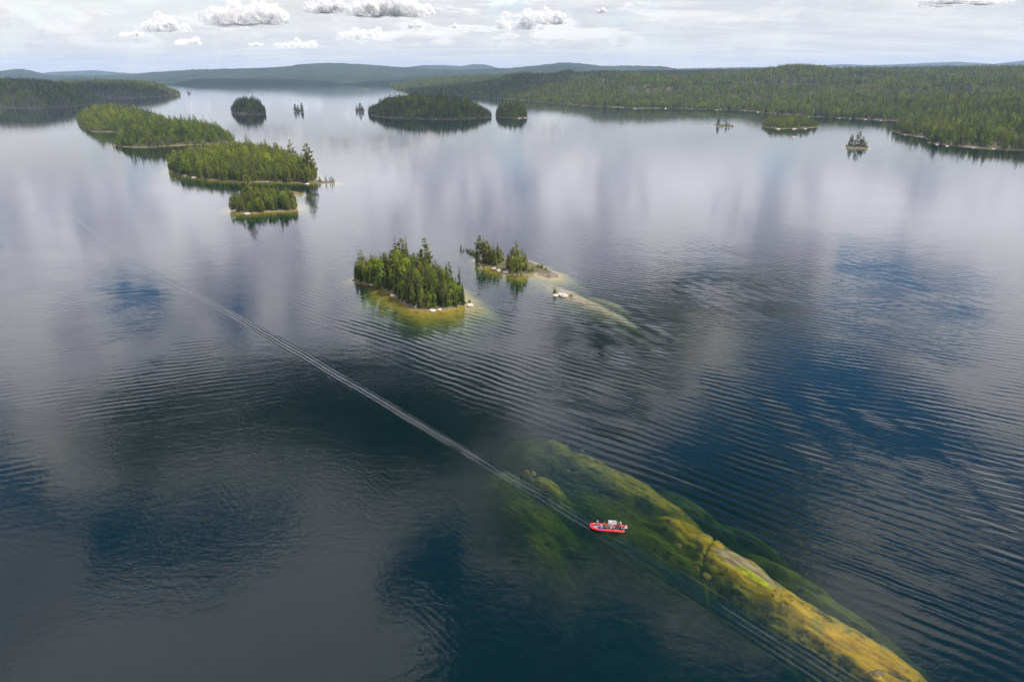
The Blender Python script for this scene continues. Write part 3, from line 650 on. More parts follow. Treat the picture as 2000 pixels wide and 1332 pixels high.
def island_wood(key, label, sp, hm, hs_, weights=(3, 2, 2, 2, 2, 1.4, 1.2), skip=0, tmax=.96, name='island_woods'):
    pts = sorted(IS[key].scatter(sp), key=lambda p: p[0] ** 2 + p[1] ** 2)[skip:]
    pts = [p for p in pts]; h_ = np.clip(RNG.normal(hm, hs_ * 1.5, len(pts)), hm * .4, hm * 1.7) * np.where(RNG.random(len(pts)) < .06, 1.3, 1.0)
    for i, p in enumerate(pts): h_[i] *= (1.0 if IS[key].t(p[0], p[1]) < .8 else .72)
    return wood(name, label, pts, h_, weights)
island_wood('lobe_front', 'mixed trees on the front half of the far left island', 4.6, 13.5, 2.4, (2, 2, 2, 2, 2, 2.2, 2))
island_wood('lobe_back', 'mixed trees on the back half of the far left island', 5.0, 14, 2.6, (2, 2, 2, 2, 2, 2.2, 2))
island_wood('round', 'dark trees on the round middle island', 5.5, 17, 2.5)
island_wood('broad', 'dense trees on the broad far central island', 5.8, 17, 2.8, (4, 3, 2, 2, 2, 1, .8))
island_wood('small_lit', 'sunlit trees on the small island right of centre', 5.0, 16, 2.4, (1, 2, 3, 3, 1, 1.5, 1.2))
island_wood('bay', 'pines on the low islet before the right shore', 5.2, 12.5, 2.4, (1, 1, 4, 3, 1, 1.5, 1))
island_wood('head_near', 'dark forest on the left edge headland', 8.0, 17, 2.6)
island_wood('head_far', 'dark forest on the headland behind', 9.5, 18, 2.6)

# ------------------------------------------------------------------ single trees: nearest island
def where(key, x, y):
    I = IS[key]; w = (I.pts.max(axis=0) - I.pts.min(axis=0)) / 2; u = (x - I.c[0]) / w[0]; v = (y - I.c[1]) / w[1]
    if I.t(x, y) < .42: return 'in the middle'
    if u < -.55: return 'at the left end'
    if u > .55: return 'on the right slope'
    return 'on the front shore' if v < 0 else 'along the back'
def size_word(h, kd):
    return 'tall' if h > {'spruce_tree': 13, 'cedar_tree': 10.5, 'pine_tree': 14, 'birch_tree': 11, 'dead_tree': 9}[kd] else 'short'
def lab_group(kd, h, key, x, y, what):
    a = size_word(h, kd) + ' ' + kind_lab[kd] + ' ' + where(key, x, y) + ' of the ' + what
    return a, size_word(h, kd) + ' ' + CAT[kd] + 's ' + where(key, x, y) + ' of the ' + what
def hz(key, x, y): return IS[key].z(x, y)
landmarks = [  # px base, py base, height px, kind, label
    (797, 541, 70, 'spruce_tree', 'tallest dark spruce with a spire top on the nearest island'),
    (832, 549, 73, 'pine_tree', 'tall pine with a ragged flat top at the back right of the nearest island'),
    (786, 540, 65, 'pine_tree', 'tall thin pine just left of the tallest spruce'),
    (774, 540, 68, 'spruce_tree', 'slim dark spruce left of the tall thin pine on the back ridge'),
    (708, 546, 52, 'pine_tree', 'ragged pine at the left end of the nearest island'),
    (745, 562, 54, 'birch_tree', 'round bright birch standing out in front of the left trees'),
    (789, 575, 66, 'birch_tree', 'large yellow green birch in the middle of the nearest island'),
    (887, 595, 42, 'birch_tree', 'low bright birch at the front right shore'),
    (806, 597, 38, 'cedar_tree', 'small rounded cedar at the front shore by the pale rock'),
    (896, 585, 62, 'spruce_tree', 'lone spruce spire above the right tip of the nearest island'),
    (879, 566, 50, 'pine_tree', 'broad pine on the right slope of the nearest island'),
    (772, 555, 62, 'birch_tree', 'bright birch crown amid the dark back row'),
    (868, 597, 48, 'cedar_tree', 'thick dark cedar at the front right corner'),
]
lp = []
for px, py, n, kd, lab in landmarks:
    g = gp(px, py); lp.append((g.x, g.y)); tree(kd, g.x, g.y, hz('near', g.x, g.y) - .1, hpx(n, px, py), lab, wide=1.2)
kind_lab = {'spruce_tree': 'slender dark green spruce', 'pine_tree': 'ragged yellowish green pine', 'cedar_tree': 'dense rounded green cedar', 'birch_tree': 'bright leafy birch', 'dead_tree': 'bare grey dead tree'}
for x, y, z in IS['near'].scatter(2.75):
    if min((x - a) ** 2 + (y - b) ** 2 for a, b in lp) < 2.0: continue
    t = IS['near'].t(x, y); q = RNG.random()
    kd = 'spruce_tree' if q < .53 else 'cedar_tree' if q < .68 else 'pine_tree' if q < .78 else 'birch_tree' if q < .95 else 'dead_tree'
    h_ = {'spruce_tree': 13, 'cedar_tree': 10, 'pine_tree': 14, 'birch_tree': 11, 'dead_tree': 9}[kd] * random.uniform(.72, 1.15) * (1 if t < .75 else .78)
    tree(kd, x, y, z - .1, h_, *lab_group(kd, h_, 'near', x, y, 'nearest wooded island'))
# ------------------------------------------------------------------ second island: each tree placed
for px, py, n, kd, lab in [
    (938, 513, 49, 'pine_tree', 'tallest pine of the left clump on the narrow island'), (946, 515, 48, 'spruce_tree', 'tall spruce just right of the tallest clump pine'),
    (932, 512, 36, 'spruce_tree', 'spruce at the left edge of the left clump'), (951, 514, 40, 'cedar_tree', 'leafy cedar behind the left clump'),
    (957, 517, 36, 'cedar_tree', 'cedar in the middle of the left clump'), (963, 519, 38, 'spruce_tree', 'thin spruce right of the left clump middle'),
    (967, 520, 34, 'spruce_tree', 'short spruce at the front of the left clump'), (972, 517, 40, 'spruce_tree', 'lone slim spruce at the right of the left clump'),
    (977, 515, 26, 'cedar_tree', 'low cedar beside the lone slim spruce'), (982, 512, 20, 'spruce_tree', 'smallest spruce at the gap between the clumps'),
    (1009, 530, 54, 'pine_tree', 'tall layered pine topping the right clump'), (1000, 528, 40, 'cedar_tree', 'wide cedar on the left of the right clump'),
    (992, 527, 28, 'cedar_tree', 'low cedar at the left foot of the right clump'), (1018, 531, 40, 'pine_tree', 'spreading pine on the right of the right clump'),
    (1026, 530, 30, 'cedar_tree', 'low cedar at the right foot of the right clump'), (1012, 534, 34, 'birch_tree', 'olive leafy tree at the front of the right clump'),
    (1004, 533, 30, 'birch_tree', 'small leafy tree at the front left of the right clump'),
    (900, 488, 13, 'spruce_tree', 'tiny spruce standing in the shallows at the left tip')]:
    g = gp(px, py); z = max(0.0, IS['second'].z(g.x, g.y) if IS['second'].t(g.x, g.y) < 1 else 0.0)
    tree(kd, g.x, g.y, z - .1, hpx(n, px, py), lab, wide=1.35 if n < 45 else 1.2)
for px, py, n in [(905, 490, 6), (914, 492, 7), (919, 493, 9), (924, 495, 9), (928, 499, 8), (922, 497, 5), (911, 489, 5)]:
    g = gp(px, py); bush(g.x, g.y, -.1, hpx(n, px, py), hpx(n * .6, px, py), 'yellowish bush standing in the shallows off the narrow island', 'bushes in the shallows')
for px, py, n in [(1001, 538, 8), (1010, 540, 8), (1018, 539, 7), (1034, 533, 9), (1040, 531, 11), (970, 524, 5), (984, 528, 5), (992, 530, 5), (1051, 524, 9), (1058, 525, 10), (1066, 528, 7)]:
    g = gp(px, py); bush(g.x, g.y, .15, hpx(n, px, py), hpx(n * .7, px, py), 'low yellow green bush on the rocks of the narrow island', 'bushes on the narrow island')
for px, py, n, lab in [(1072, 541, 4, 'tiny tuft alone on the flat wet spit'), (1083, 575, 15, 'pointed bush at the left of the bare shoal rock'), (1115, 580, 6, 'rounded low bush on the right of the bare shoal rock'), (917, 592, 7, 'small bush on the rock at the right tip of the nearest island')]:
    g = gp(px, py); bush(g.x, g.y, .1, hpx(n, px, py), hpx(n * (.45 if n > 10 else .9), px, py), lab)
# ------------------------------------------------------------------ small bushy islet
g = gp(490, 402); tree('pine_tree', g.x, g.y, hz('islet', g.x, g.y), hpx(58, 490, 402), 'tall yellowish pine at the left of the small islet', wide=1.3)
g = gp(500, 398); tree('pine_tree', g.x, g.y, hz('islet', g.x, g.y), hpx(40, 500, 398), 'second pine just right of the tallest on the small islet', wide=1.3)
g = gp(548, 410); tree('spruce_tree', g.x, g.y, hz('islet', g.x, g.y), hpx(42, 548, 410), 'dark wide spruce at the right front of the small islet', wide=1.5)
for x, y, z in IS['islet'].scatter(4.1):
    q = RNG.random(); kd = 'cedar_tree' if q < .45 else 'birch_tree' if q < .75 else 'spruce_tree' if q < .95 else 'pine_tree'
    h_ = random.uniform(6.5, 12); tree(kd, x, y, z - .1, h_, *lab_group(kd, h_, 'islet', x, y, 'small bushy islet'), wide=1.15)
# ------------------------------------------------------------------ long island: front rows single, the rest as one wood
for px, py, n, kd, lab in [(607, 352, 62, 'pine_tree', 'big pine at the right tip of the long island'), (571, 330, 48, 'pine_tree', 'tall bare stemmed pine breaking the skyline of the long island'), (486, 312, 40, 'pine_tree', 'round topped pine on the crest of the long island'), (523, 316, 38, 'spruce_tree', 'dark spruce tip on the crest of the long island'), (600, 357, 36, 'cedar_tree', 'pale green cedar at the shore of the right tip')]:
    g = gp(px, py); z = IS['long'].z(g.x, g.y) if IS['long'].t(g.x, g.y) < 1 else .2
    tree(kd, g.x, g.y, z - .1, hpx(n, px, py) - max(0, z - 1) * .6, lab, wide=1.2)
pts = sorted(IS['long'].scatter(4.0), key=lambda p: p[1] + .3 * abs(p[0] + 280))
n_single = 300; rest = []
for i, (x, y, z) in enumerate(pts):
    q = RNG.random(); kd = 'spruce_tree' if q < .40 else 'cedar_tree' if q < .62 else 'pine_tree' if q < .68 else 'birch_tree' if q < .97 else 'dead_tree'
    if i < n_single:
        h_ = {'spruce_tree': 13, 'cedar_tree': 11, 'pine_tree': 14, 'birch_tree': 11, 'dead_tree': 9}[kd] * random.uniform(.75, 1.15)
        tree(kd, x, y, z - .1, h_, *lab_group(kd, h_, 'long', x, y, 'long wooded island'))
    else: rest.append((x, y, z - .1))
wood('island_woods', 'mixed trees behind the front rows of the long wooded island', rest, np.clip(RNG.normal(12.5, 3.2, len(rest)), 6, 20), (3, 2, 1, 2, 2, 2.2, 1.6))
for i, (px, n) in enumerate([(624, 11), (627, 8), (637, 12), (645, 9), (649, 12), (652, 8)]):
    g = gp(px, 356.5); tree('cedar_tree', g.x, g.y, .1, hpx(n, px, 356), 'little tree in the row along the thin rock spur', 'little trees on the rock spur', wide=.9)
# tall pines that break the skyline of the far left island
for px, py, n, lab in [(300, 246, 24, 'first skyline pine from the left on the far left island'), (369, 262, 26, 'middle skyline pine on the far left island'), (386, 264, 26, 'skyline pine right of the middle one on the far left island'), (424, 268, 32, 'big leaning pine near the right end of the far left island')]:
    k = 'lobe_front' if px > 320 else 'lobe_back'; g = gp(px, py); z = IS[k].z(g.x, g.y)
    tree('pine_tree', g.x, g.y, z * .7, 17 + (4 if px == 424 else 0), lab, wide=1.4)
# few-tree islets
for key, items in {
    'three_pines': [(1661, 286, 21, 'left evergreen of the tiny flat islet', 'cedar_tree'), (1674, 287, 26, 'tallest evergreen in the middle of the tiny flat islet', 'cedar_tree'), (1684, 288, 18, 'right evergreen of the tiny flat islet', 'cedar_tree'), (1690, 289, 11, 'lowest evergreen at the right of the tiny flat islet', 'cedar_tree')],
    'bushy_rock': [(1402, 246, 15, 'only tall tree on the tiny bushy rock', 'cedar_tree'), (1418, 248, 10, 'smaller tree in the middle of the tiny bushy rock', 'cedar_tree'), (1424, 248, 7, 'smallest tree at the right of the tiny bushy rock', 'cedar_tree')],
    'dot_a': [(577, 218, 13, 'left tree on the tiny rock right of the round island', 'cedar_tree'), (583, 218, 11, 'middle tree on the tiny rock right of the round island', 'cedar_tree'), (590, 218, 15, 'tallest tree on the tiny rock right of the round island', 'cedar_tree')],
    'dot_b': [(697, 218, 9, 'low tree on the tiny rock left of the broad island', 'cedar_tree'), (704, 218, 15, 'tallest tree on the tiny rock left of the broad island', 'cedar_tree'), (709, 218, 9, 'right tree on the tiny rock left of the broad island', 'cedar_tree')],
    'dot_d': [(368, 183.5, 6, 'tree on the remote rock off the left headland', 'cedar_tree'), (371, 183.5, 4, 'low tree on the remote rock off the left headland', 'cedar_tree')]}.items():
    for px, py, n, lab, kd in items:
        g = gp(px, py); tree(kd, g.x, g.y, .2, hpx(n, px, py), lab, wide=1.7)
for px, py, n in [(1654, 287, 4), (1668, 289, 5), (1680, 289, 5), (1693, 290, 4), (1410, 248, 4), (1430, 248, 4)]:
    g = gp(px, py); bush(g.x, g.y, .2, hpx(n, px, py), hpx(n * .9, px, py), 'low bush at the foot of the trees on a tiny islet', 'bushes on tiny islets')
print('single trees', COUNT)

# ------------------------------------------------------------------ rocks
def rock_mesh(seed, m_, flat=.55):
    bm = bmesh.new(); bmesh.ops.create_icosphere(bm, subdivisions=3, radius=1.0)
    for v_ in bm.verts:
        c = v_.co.copy(); f = 1 + .38 * mnoise.fractal(c * 1.1 + Vector((seed * 7.3, seed, 0)), 1.0, 2.0, 3)
        v_.co = Vector((c.x * f, c.y * f * .8, c.z * f * flat))
    me = bpy.data.meshes.new('rock'); bm.to_mesh(me); bm.free(); me.materials.append(m_); return me
RM = [rock_mesh(k, M['rock']) for k in range(4)]; WM = [rock_mesh(10 + k, M['wet_rock'], .6) for k in range(3)]
def rock(name, px, py, size, label, z=0.15, ms=RM, group=None, flat=1.0):
    g = gp(px, py, z); o = obj(name, random.choice(ms), None, (g.x, g.y, z), random.uniform(0, 6)); o.scale = (size, size, size * flat); return tag(o, label, 'rock', group)
for px, py, s, lab in [(770, 577, 1.7, 'pinkish rock at the bend of the front shore of the nearest island'), (814, 600, 2.0, 'pale sloping rock beside the small rounded cedar'), (846, 606, 1.5, 'grey rock at the middle of the front shore of the nearest island'), (858, 605, 1.2, 'whitish rock at the foot of the front right cedar'), (917, 596, 2.0, 'flat pale rock off the right tip of the nearest island'), (727, 556, 1.2, 'grey rock under the left trees of the nearest island'),
                       (966, 525, 1.8, 'flat pinkish rock under the left clump of the narrow island'), (975, 528, 1.6, 'pinkish ledge between the two clumps'), (989, 532, 1.8, 'pale ledge at the left foot of the right clump'), (1100, 577, 2.5, 'bare white rock alone on the shoal'), (1085, 577, 1.4, 'dark rock beside the pointed shoal bush'),
                       (457, 413, 2.4, 'pale flat rock at the left tip of the small islet'), (483, 418, 2.4, 'low rock on the front shore of the small islet'), (566, 377, 2.2, 'pale rock on the sandbar behind the small islet'), (600, 360, 2.4, 'pale rock at the right tip of the long island'), (380, 347, 2.6, 'pinkish rock on the left shore of the long island'), (362, 344, 2.2, 'low rock left of the pinkish shore rock'), (335, 331, 2.4, 'white rock at the left tip of the long island'),
                       (1015, 232, 6.5, 'pale cliff rock on the right shore of the small sunlit island'), (1025, 231, 5.0, 'pale rock at the right tip of the small sunlit island'), (1520, 253, 3.5, 'pink rock on the front of the bay islet'), (1551, 253, 4.5, 'large pale rock at the front right of the bay islet'), (1550, 268, 2.6, 'white rock alone in the water below the bay islet'), (1573, 252, 3.0, 'low rock at the gap in the bay islet trees')]:
    rock('rock', px, py, s, lab, flat=.7)
for px, py, s in [(1768, 264, 3), (1800, 268, 5), (1815, 279, 4), (1830, 283, 4), (1850, 286, 3.5), (1580, 229, 5), (1640, 232, 4), (1690, 234, 5), (1720, 236, 4), (1480, 220, 5), (1300, 213, 5), (1240, 213, 6), (1140, 208, 4), (1400, 216, 4), (1900, 289, 4), (1940, 291, 3.5), (1507, 250, 3), (1660, 233, 4), (1455, 217, 4)]:
    rock('rock', px, py, s * .62, 'pale boulder at the waterline of the right shore', group='boulders along the right shore', flat=.75)

# ------------------------------------------------------------------ drowned ledge in the foreground and shoal
AX = Vector((.62, -.785, 0)); BX = Vector((.785, .62, 0))
def reef(label, blobs, cracks, origin, la, lb, step, base=-17.0, seed=0, ledges=.30, drop=3.0):
    na_, nb = int(2 * la / step) + 1, int(2 * lb / step) + 1; vs, fs = [], []
    bl = [(gp(px, py, top), l * .95, w * .86, top) for px, py, l, w, top in blobs]
    a_ = np.linspace(-la, la, na_); b_ = np.linspace(-lb, lb, nb); AA, BB = np.meshgrid(a_, b_, indexing='ij')
    X = origin.x + AA * AX.x + BB * BX.x; Y = origin.y + AA * AX.y + BB * BX.y
    Nz = np.array([mnoise.fractal((x * .12 + seed, y * .12, 1.0), 1.0, 2.0, 5) for x, y in zip(X.ravel(), Y.ravel())]).reshape(X.shape)
    Ns = np.array([mnoise.fractal((a * .10 + seed, b * .9, 4.0), 1.0, 2.1, 4) for a, b in zip(AA.ravel(), BB.ravel())]).reshape(X.shape)
    Zr = np.full(X.shape, base)
    for g, l, w, top in bl:
        da = (X - g.x) * AX.x + (Y - g.y) * AX.y; db = (X - g.x) * BX.x + (Y - g.y) * BX.y
        r_ = np.maximum(0, np.sqrt((da / l) ** 2 + (db / w) ** 2) + Nz * .55)
        sm = lambda v_: np.clip(v_, 0, 1) ** 2 * (3 - 2 * np.clip(v_, 0, 1))
        z = top - drop * sm((r_ - .6) / 1.6) - (top - base - drop) * sm((r_ - 1.45) / 3.0)
        Zr = np.logaddexp(Zr * 1.7, z * 1.7) / 1.7
    Zr = Zr + Ns * ledges * 1.5 + Nz * .55
    st = np.round(Zr / .5) * .5; Zr = Zr * .55 + st * .45
    for (x1, y1), (x2, y2), wd, dp in cracks:
        p, q_ = gp(x1, y1, -1.0), gp(x2, y2, -1.0); e = q_ - p; L2 = e.length_squared
        t = np.clip(((X - p.x) * e.x + (Y - p.y) * e.y) / L2, 0, 1); d_ = np.hypot(X - p.x - t * e.x, Y - p.y - t * e.y) + Nz * .25
        Zr -= dp * np.exp(-(np.maximum(d_, 0) / wd) ** 2)
    Zr = np.minimum(Zr, -.12) if seed != 7 else Zr
    edge = np.maximum(np.abs(AA) / la, np.abs(BB) / lb); Zr = np.where(edge > .97, np.minimum(Zr, base), Zr)
    vs = np.stack([X.ravel(), Y.ravel(), Zr.ravel()], 1).tolist(); ix = np.arange(X.size).reshape(X.shape)
    fs = np.stack([ix[:-1, :-1].ravel(), ix[1:, :-1].ravel(), ix[1:, 1:].ravel(), ix[:-1, 1:].ravel()], 1).tolist()
    return tag(obj('reef', mesh('reef', vs, fs, M['shoal' if seed == 7 else 'reef'], True)), label, None, None, 'structure')
BL = [(1090, 868, 5, 2.0, -3.3), (1160, 905, 8, 3.0, -2.7), (1235, 942, 9, 3.0, -2.6), (1300, 982, 7, 2.2, -2.3), (1070, 942, 4.5, 1.9, -2.9), (1030, 922, 2.0, 1.0, -2.6),
      (1345, 1032, 7, 2.6, -1.5), (1400, 1068, 5, 2.6, -.9), (1455, 1108, 7, 3.2, -.42), (1530, 1160, 5, 2.8, -.6), (1600, 1212, 7, 3.8, -.9), (1685, 1258, 8, 3.4, -.75), (1650, 1272, 6, 2, -1.3), (1725, 1320, 6, 2.5, -1.4), (1712, 1322, 1.4, 1.1, -.7),
      (1230, 1015, 17, 4.6, -5.4), (1050, 1000, 8, 4.0, -5.6), (1060, 1060, 5, 3.0, -6.2), (1390, 1120, 15, 3.2, -4.9), (1090, 890, 10, 4, -5.6), (1560, 1230, 14, 3.0, -4.9), (1470, 1048, 6, 1.5, -6.6), (1550, 1122, 9, 1.8, -5.0), (1640, 1188, 9, 1.9, -4.7), (1350, 985, 8, 2.0, -5.2), (1000, 935, 5, 3, -5.4)]
CR = [((1397, 1048), (1376, 1076), .28, .9), ((1376, 1076), (1372, 1118), .25, .7), ((1376, 1092), (1400, 1138), .4, .9), ((1240, 968), (1290, 1000), .25, .5), ((1300, 1010), (1365, 1060), .22, .5), ((1512, 1140), (1565, 1180), .25, .5), ((1565, 1180), (1620, 1208), .25, .7), ((1636, 1240), (1670, 1232), .2, .5), ((1330, 1015), (1345, 1035), .2, .6), ((1110, 900), (1135, 925), .35, .8), ((1380, 1100), (1480, 1190), .22, .45)]
reef('long yellow rock ledge drowned under clear water beside the boat', BL, CR, gp(1390, 1090), 82, 30, .30, seed=2)
SB = [(1055, 552, 12, 4.0, -1.02), (1090, 566, 11, 5.2, -0.52), (1114, 578, 10, 5.0, -0.30), (1142, 590, 11, 4.6, -0.47), (1172, 604, 11, 3.6, -0.82), (1200, 618, 9, 2.2, -1.12), (1185, 590, 9, 2.6, -1.42), (1100, 545, 10, 4, -1.12), (1080, 537, 9, 3, -0.82), (930, 486, 12, 2, -1.82)]
reef('pale shallow shoal trailing right from the narrow island', SB, [], gp(1115, 572), 62, 24, .55, seed=7)
for px, py, s, z, lab in [(1325, 1067, 1.0, -2.4, 'rounded drowned boulder left of the slab'), (1042, 925, .9, -2.0, 'drowned boulder beside the wake lines'), (1246, 967, .75, -1.9, 'drowned boulder halfway along the ledge'), (1266, 968, .5, -1.9, 'small drowned stone right of the halfway boulder'), (1138, 880, .7, -2.4, 'dark drowned stone at the top of the ledge'), (1108, 870, .5, -2.6, 'smallest drowned stone at the top of the ledge'),
                          (1308, 1014, .5, -1.5, 'dark drowned stone on the narrow neck of the ledge'), (1712, 1318, 1.3, -.9, 'large yellow drowned boulder at the lower end of the ledge'), (1380, 1125, 1.1, -1.9, 'dark drowned block under the left edge of the slab'), (1570, 1250, 1.0, -2.2, 'drowned block at the dark lower edge of the ledge'), (1360, 1110, .7, -2.4, 'dark stone in the hollow left of the slab'), (1590, 1192, .7, -.7, 'angular drowned stone right of the weed patch'), (1110, 920, .7, -2.5, 'flat drowned stone on the left patch')]:
    g = gp(px, py, z); o = obj('boulder', random.choice(WM), None, (g.x, g.y, z), random.uniform(0, 6)); o.scale = (s, s, s); tag(o, lab, 'boulder')

# ------------------------------------------------------------------ the inflatable boat
for nm, c, r_, mt in [('red', (.55, .014, .03), .45, 0), ('dred', (.35, .02, .03), .5, 0), ('grey', (.20, .19, .20), .6, 0), ('deck', (.20, .21, .22), .8, 0), ('white', (.8, .8, .8), .35, 0), ('black', (.018, .018, .022), .5, 0), ('steel', (.6, .6, .62), .3, 1),
                      ('skin', (.42, .24, .16), .6, 0), ('navy', (.012, .018, .06), .8, 0), ('blue', (.01, .09, .62), .6, 0), ('orange', (.75, .10, .02), .7, 0), ('yellow', (.75, .45, .03), .7, 0), ('lime', (.32, .48, .04), .7, 0), ('lightblue', (.35, .5, .68), .8, 0), ('brown', (.07, .035, .02), .8, 0), ('purple', (.18, .11, .30), .8, 0), ('khaki', (.28, .22, .13), .8, 0), ('blond', (.45, .30, .10), .8, 0), ('offwhite', (.72, .70, .68), .8, 0), ('darkgreen', (.03, .08, .04), .8, 0)]:
    M[nm] = simple('paint_' + nm, c, r_, mt, .06, 4.0)
def glass():
    m, nt, out = mat('tinted_windscreen'); p = nt.n('ShaderNodeBsdfPrincipled'); p.inputs['Base Color'].default_value = (.12, .15, .17, 1); p.inputs['Roughness'].default_value = .05; p.inputs['Alpha'].default_value = .55
    nt.link(p.outputs[0], out.inputs[0]); return m
M['glass'] = glass()
class MB:
    def __init__(s): s.v, s.f = [], []
    def box(s, c, d, top=1.0, taper_x=1.0):
        n = len(s.v); x, y, z = (k / 2 for k in d)
        for sz, q in ((-1, 1.0), (1, top)):
            for sx, sy in ((-1, -1), (1, -1), (1, 1), (-1, 1)): s.v.append((c[0] + sx * x * q * taper_x, c[1] + sy * y * q, c[2] + sz * z))
        s.f += [tuple(n + i for i in q) for q in ((3, 2, 1, 0), (4, 5, 6, 7), (0, 1, 5, 4), (1, 2, 6, 5), (2, 3, 7, 6), (3, 0, 4, 7))]; return s
    def tube(s, path, rad, sides=10, cap=True):
        P_ = [Vector(p) for p in path]; rad = rad if isinstance(rad, (list, tuple)) else [rad] * len(P_); n = len(s.v)
        for i, p in enumerate(P_):
            t = (P_[min(i + 1, len(P_) - 1)] - P_[max(i - 1, 0)]).normalized(); up = Vector((0, 0, 1)) if abs(t.z) < .95 else Vector((1, 0, 0))
            a = t.cross(up).normalized(); b = a.cross(t)
            for k in range(sides): an = k * 6.28319 / sides; s.v.append(tuple(p + a * math.cos(an) * rad[i] + b * math.sin(an) * rad[i]))
        for i in range(len(P_) - 1):
            for k in range(sides):
                q = n + i * sides + k; w = n + i * sides + (k + 1) % sides; s.f.append((q, w, w + sides, q + sides))
        if cap: s.f.append(tuple(n + k for k in reversed(range(sides)))); s.f.append(tuple(n + (len(P_) - 1) * sides + k for k in range(sides)))
        return s
    def build(s, name, m_, parent=None, smooth=False, bev=0.0):
        o = obj(name, mesh(name, s.v, s.f, m_, smooth), parent)
        if bev: b = o.modifiers.new('bevel', 'BEVEL'); b.width = bev; b.segments = 2
        return o
bow, stern = gp(1151, 1027, .5), gp(1221, 1032.5, .5)
ctr = (bow + stern) / 2; hd = bow - stern; HEAD = math.atan2(hd.y, hd.x); BL_ = hd.length
boat = empty('inflatable_boat', (ctr.x, ctr.y, 0.02), HEAD, 'red rigid inflatable boat full of passengers with a grey canopy and white outboard', 'boat')
K = BL_ / 8.6
boat.scale = (K, K, K)
def tube_path():
    p = [(-4.25, -1.05, .46), (-3.6, -1.07, .46)] + [(x, -1.08, .46) for x in (-2.5, -1.5, -.5, .5, 1.5)]
    for k in range(1, 9):
        a = k / 8 * math.pi / 2; p.append((1.5 + 2.5 * math.sin(a), -1.08 * math.cos(a) ** .8 if k < 8 else 0, .46 + .30 * (k / 8) ** 1.5))
    return p + [(x, -y, z) for x, y, z in reversed(p[:-1])]
tp = tube_path(); rad = [.10, .27] + [.29] * (len(tp) - 4) + [.27, .10]
tb = MB().tube(tp, rad, 14).build('inflatable_tube', M['red'], boat, True)
for x in (-2.8, -1.2, .4):
    for s_ in (-1, 1): MB().tube([(x - .05, s_ * 1.08, .46), (x + .05, s_ * 1.08, .46)], .298, 14, False).build('seam_band', M['dred'], tb, True)
for s_ in (-1, 1): MB().tube([(-3.8, s_ * 1.35, .40), (1.5, s_ * 1.36, .40), (2.6, s_ * 1.19, .46), (3.5, s_ * .72, .55)], .035, 6).build('rubbing_strake', M['dred'], tb)
hv, hf = [], []
secs = [(-4.0, .95, 0), (-2, 1.0, 0), (0, 1.0, 0), (1.8, .9, .03), (3.0, .5, .18), (3.75, .06, .42)]
for x, w, k in secs: hv += [(x, -w, .42), (x, -w * .8, .12 + k), (x, 0, -.32 + k * 1.4), (x, w * .8, .12 + k), (x, w, .42)]
for i in range(len(secs) - 1):
    for k in range(4): a_ = i * 5 + k; hf.append((a_, a_ + 1, a_ + 6, a_ + 5))
hf.append((0, 1, 2, 3, 4)); obj('hull', mesh('hull', hv, [f for f in hf], M['grey']), boat)
dk = [(-4.0, -.9), (1.8, -.88), (2.7, -.6), (3.4, -.18), (3.4, .18), (2.7, .6), (1.8, .88), (-4.0, .9)]
obj('deck', mesh('deck', [(x, y, .36) for x, y in dk] + [(x, y, .31) for x, y in dk], [tuple(range(8)), tuple(reversed(range(8, 16)))] + [(i, i + 8, (i + 1) % 8 + 8, (i + 1) % 8) for i in range(8)], M['deck']), boat)
MB().box((-4.03, 0, .45), (.12, 1.7, .62)).build('transom', M['grey'], boat, bev=.02)
cs = MB().box((-1.0, .15, .85), (.62, .85, .98), .86).build('console', M['offwhite'], boat, bev=.04)
w_ = MB().box((-.78, .15, 1.52), (.03, .78, .42), .9).build('windscreen', M['glass'], cs)
bm_ = bmesh.new(); bmesh.ops.create_circle(bm_, segments=12, radius=.2)
wp = [(-1.36, .15 + .2 * math.cos(k * .5236), 1.12 + .2 * math.sin(k * .5236)) for k in range(13)]; bm_.free()
MB().tube(wp, .022, 6, False).build('steering_wheel', M['black'], cs)
cn = MB().box((-1.15, .35, 2.36), (2.05, 1.65, .07)).build('canopy', M['grey'], boat, bev=.03)
for x in (-2.1, -.2):
    for y in (-.38, 1.06): MB().tube([(x, y * .9 + .02, .4), (x, y, 2.33)], .03, 6).build('canopy_post', M['steel'], cn)
MB().box((-.75, .3, 2.46), (.35, .28, .10)).build('canopy_light', M['white'], cn, bev=.02)
MB().tube([(-.3, .95, 2.39), (-.3, .95, 3.1)], .012, 5).build('antenna', M['white'], cn)
for x in (-2.15, -2.95):
    st_ = MB().box((x, .1, .62), (.62, .5, .5), .9).build('jockey_seat', M['black'], boat, bev=.05); MB().box((x - .30, .1, 1.0), (.12, .46, .42)).build('seat_back', M['black'], st_, bev=.03)
for x in (.35, 1.35):
    MB().box((x, 0, .58), (.42, 1.2, .42)).build('bench', M['grey'], boat, bev=.04)
eng = MB().tube([(-4.32, 0, .62), (-4.34, 0, 0.0), (-4.36, 0, -.4)], [.15, .12, .08], 8).build('outboard_motor', M['black'], boat, True)
MB().box((-4.42, 0, 1.02), (.72, .50, .55), .72).build('engine_cowl', M['white'], eng, bev=.09)
MB().box((-4.38, 0, .70), (.60, .40, .12)).build('lower_cowl', M['black'], eng, bev=.03)
MB().tube([(-3.95, .55, .5), (-3.95, .55, 1.95)], .016, 6).build('flag_pole', M['steel'], boat)
fl = bpy.data.objects.new('flag', None)
fv, ff, fm = [], [], []
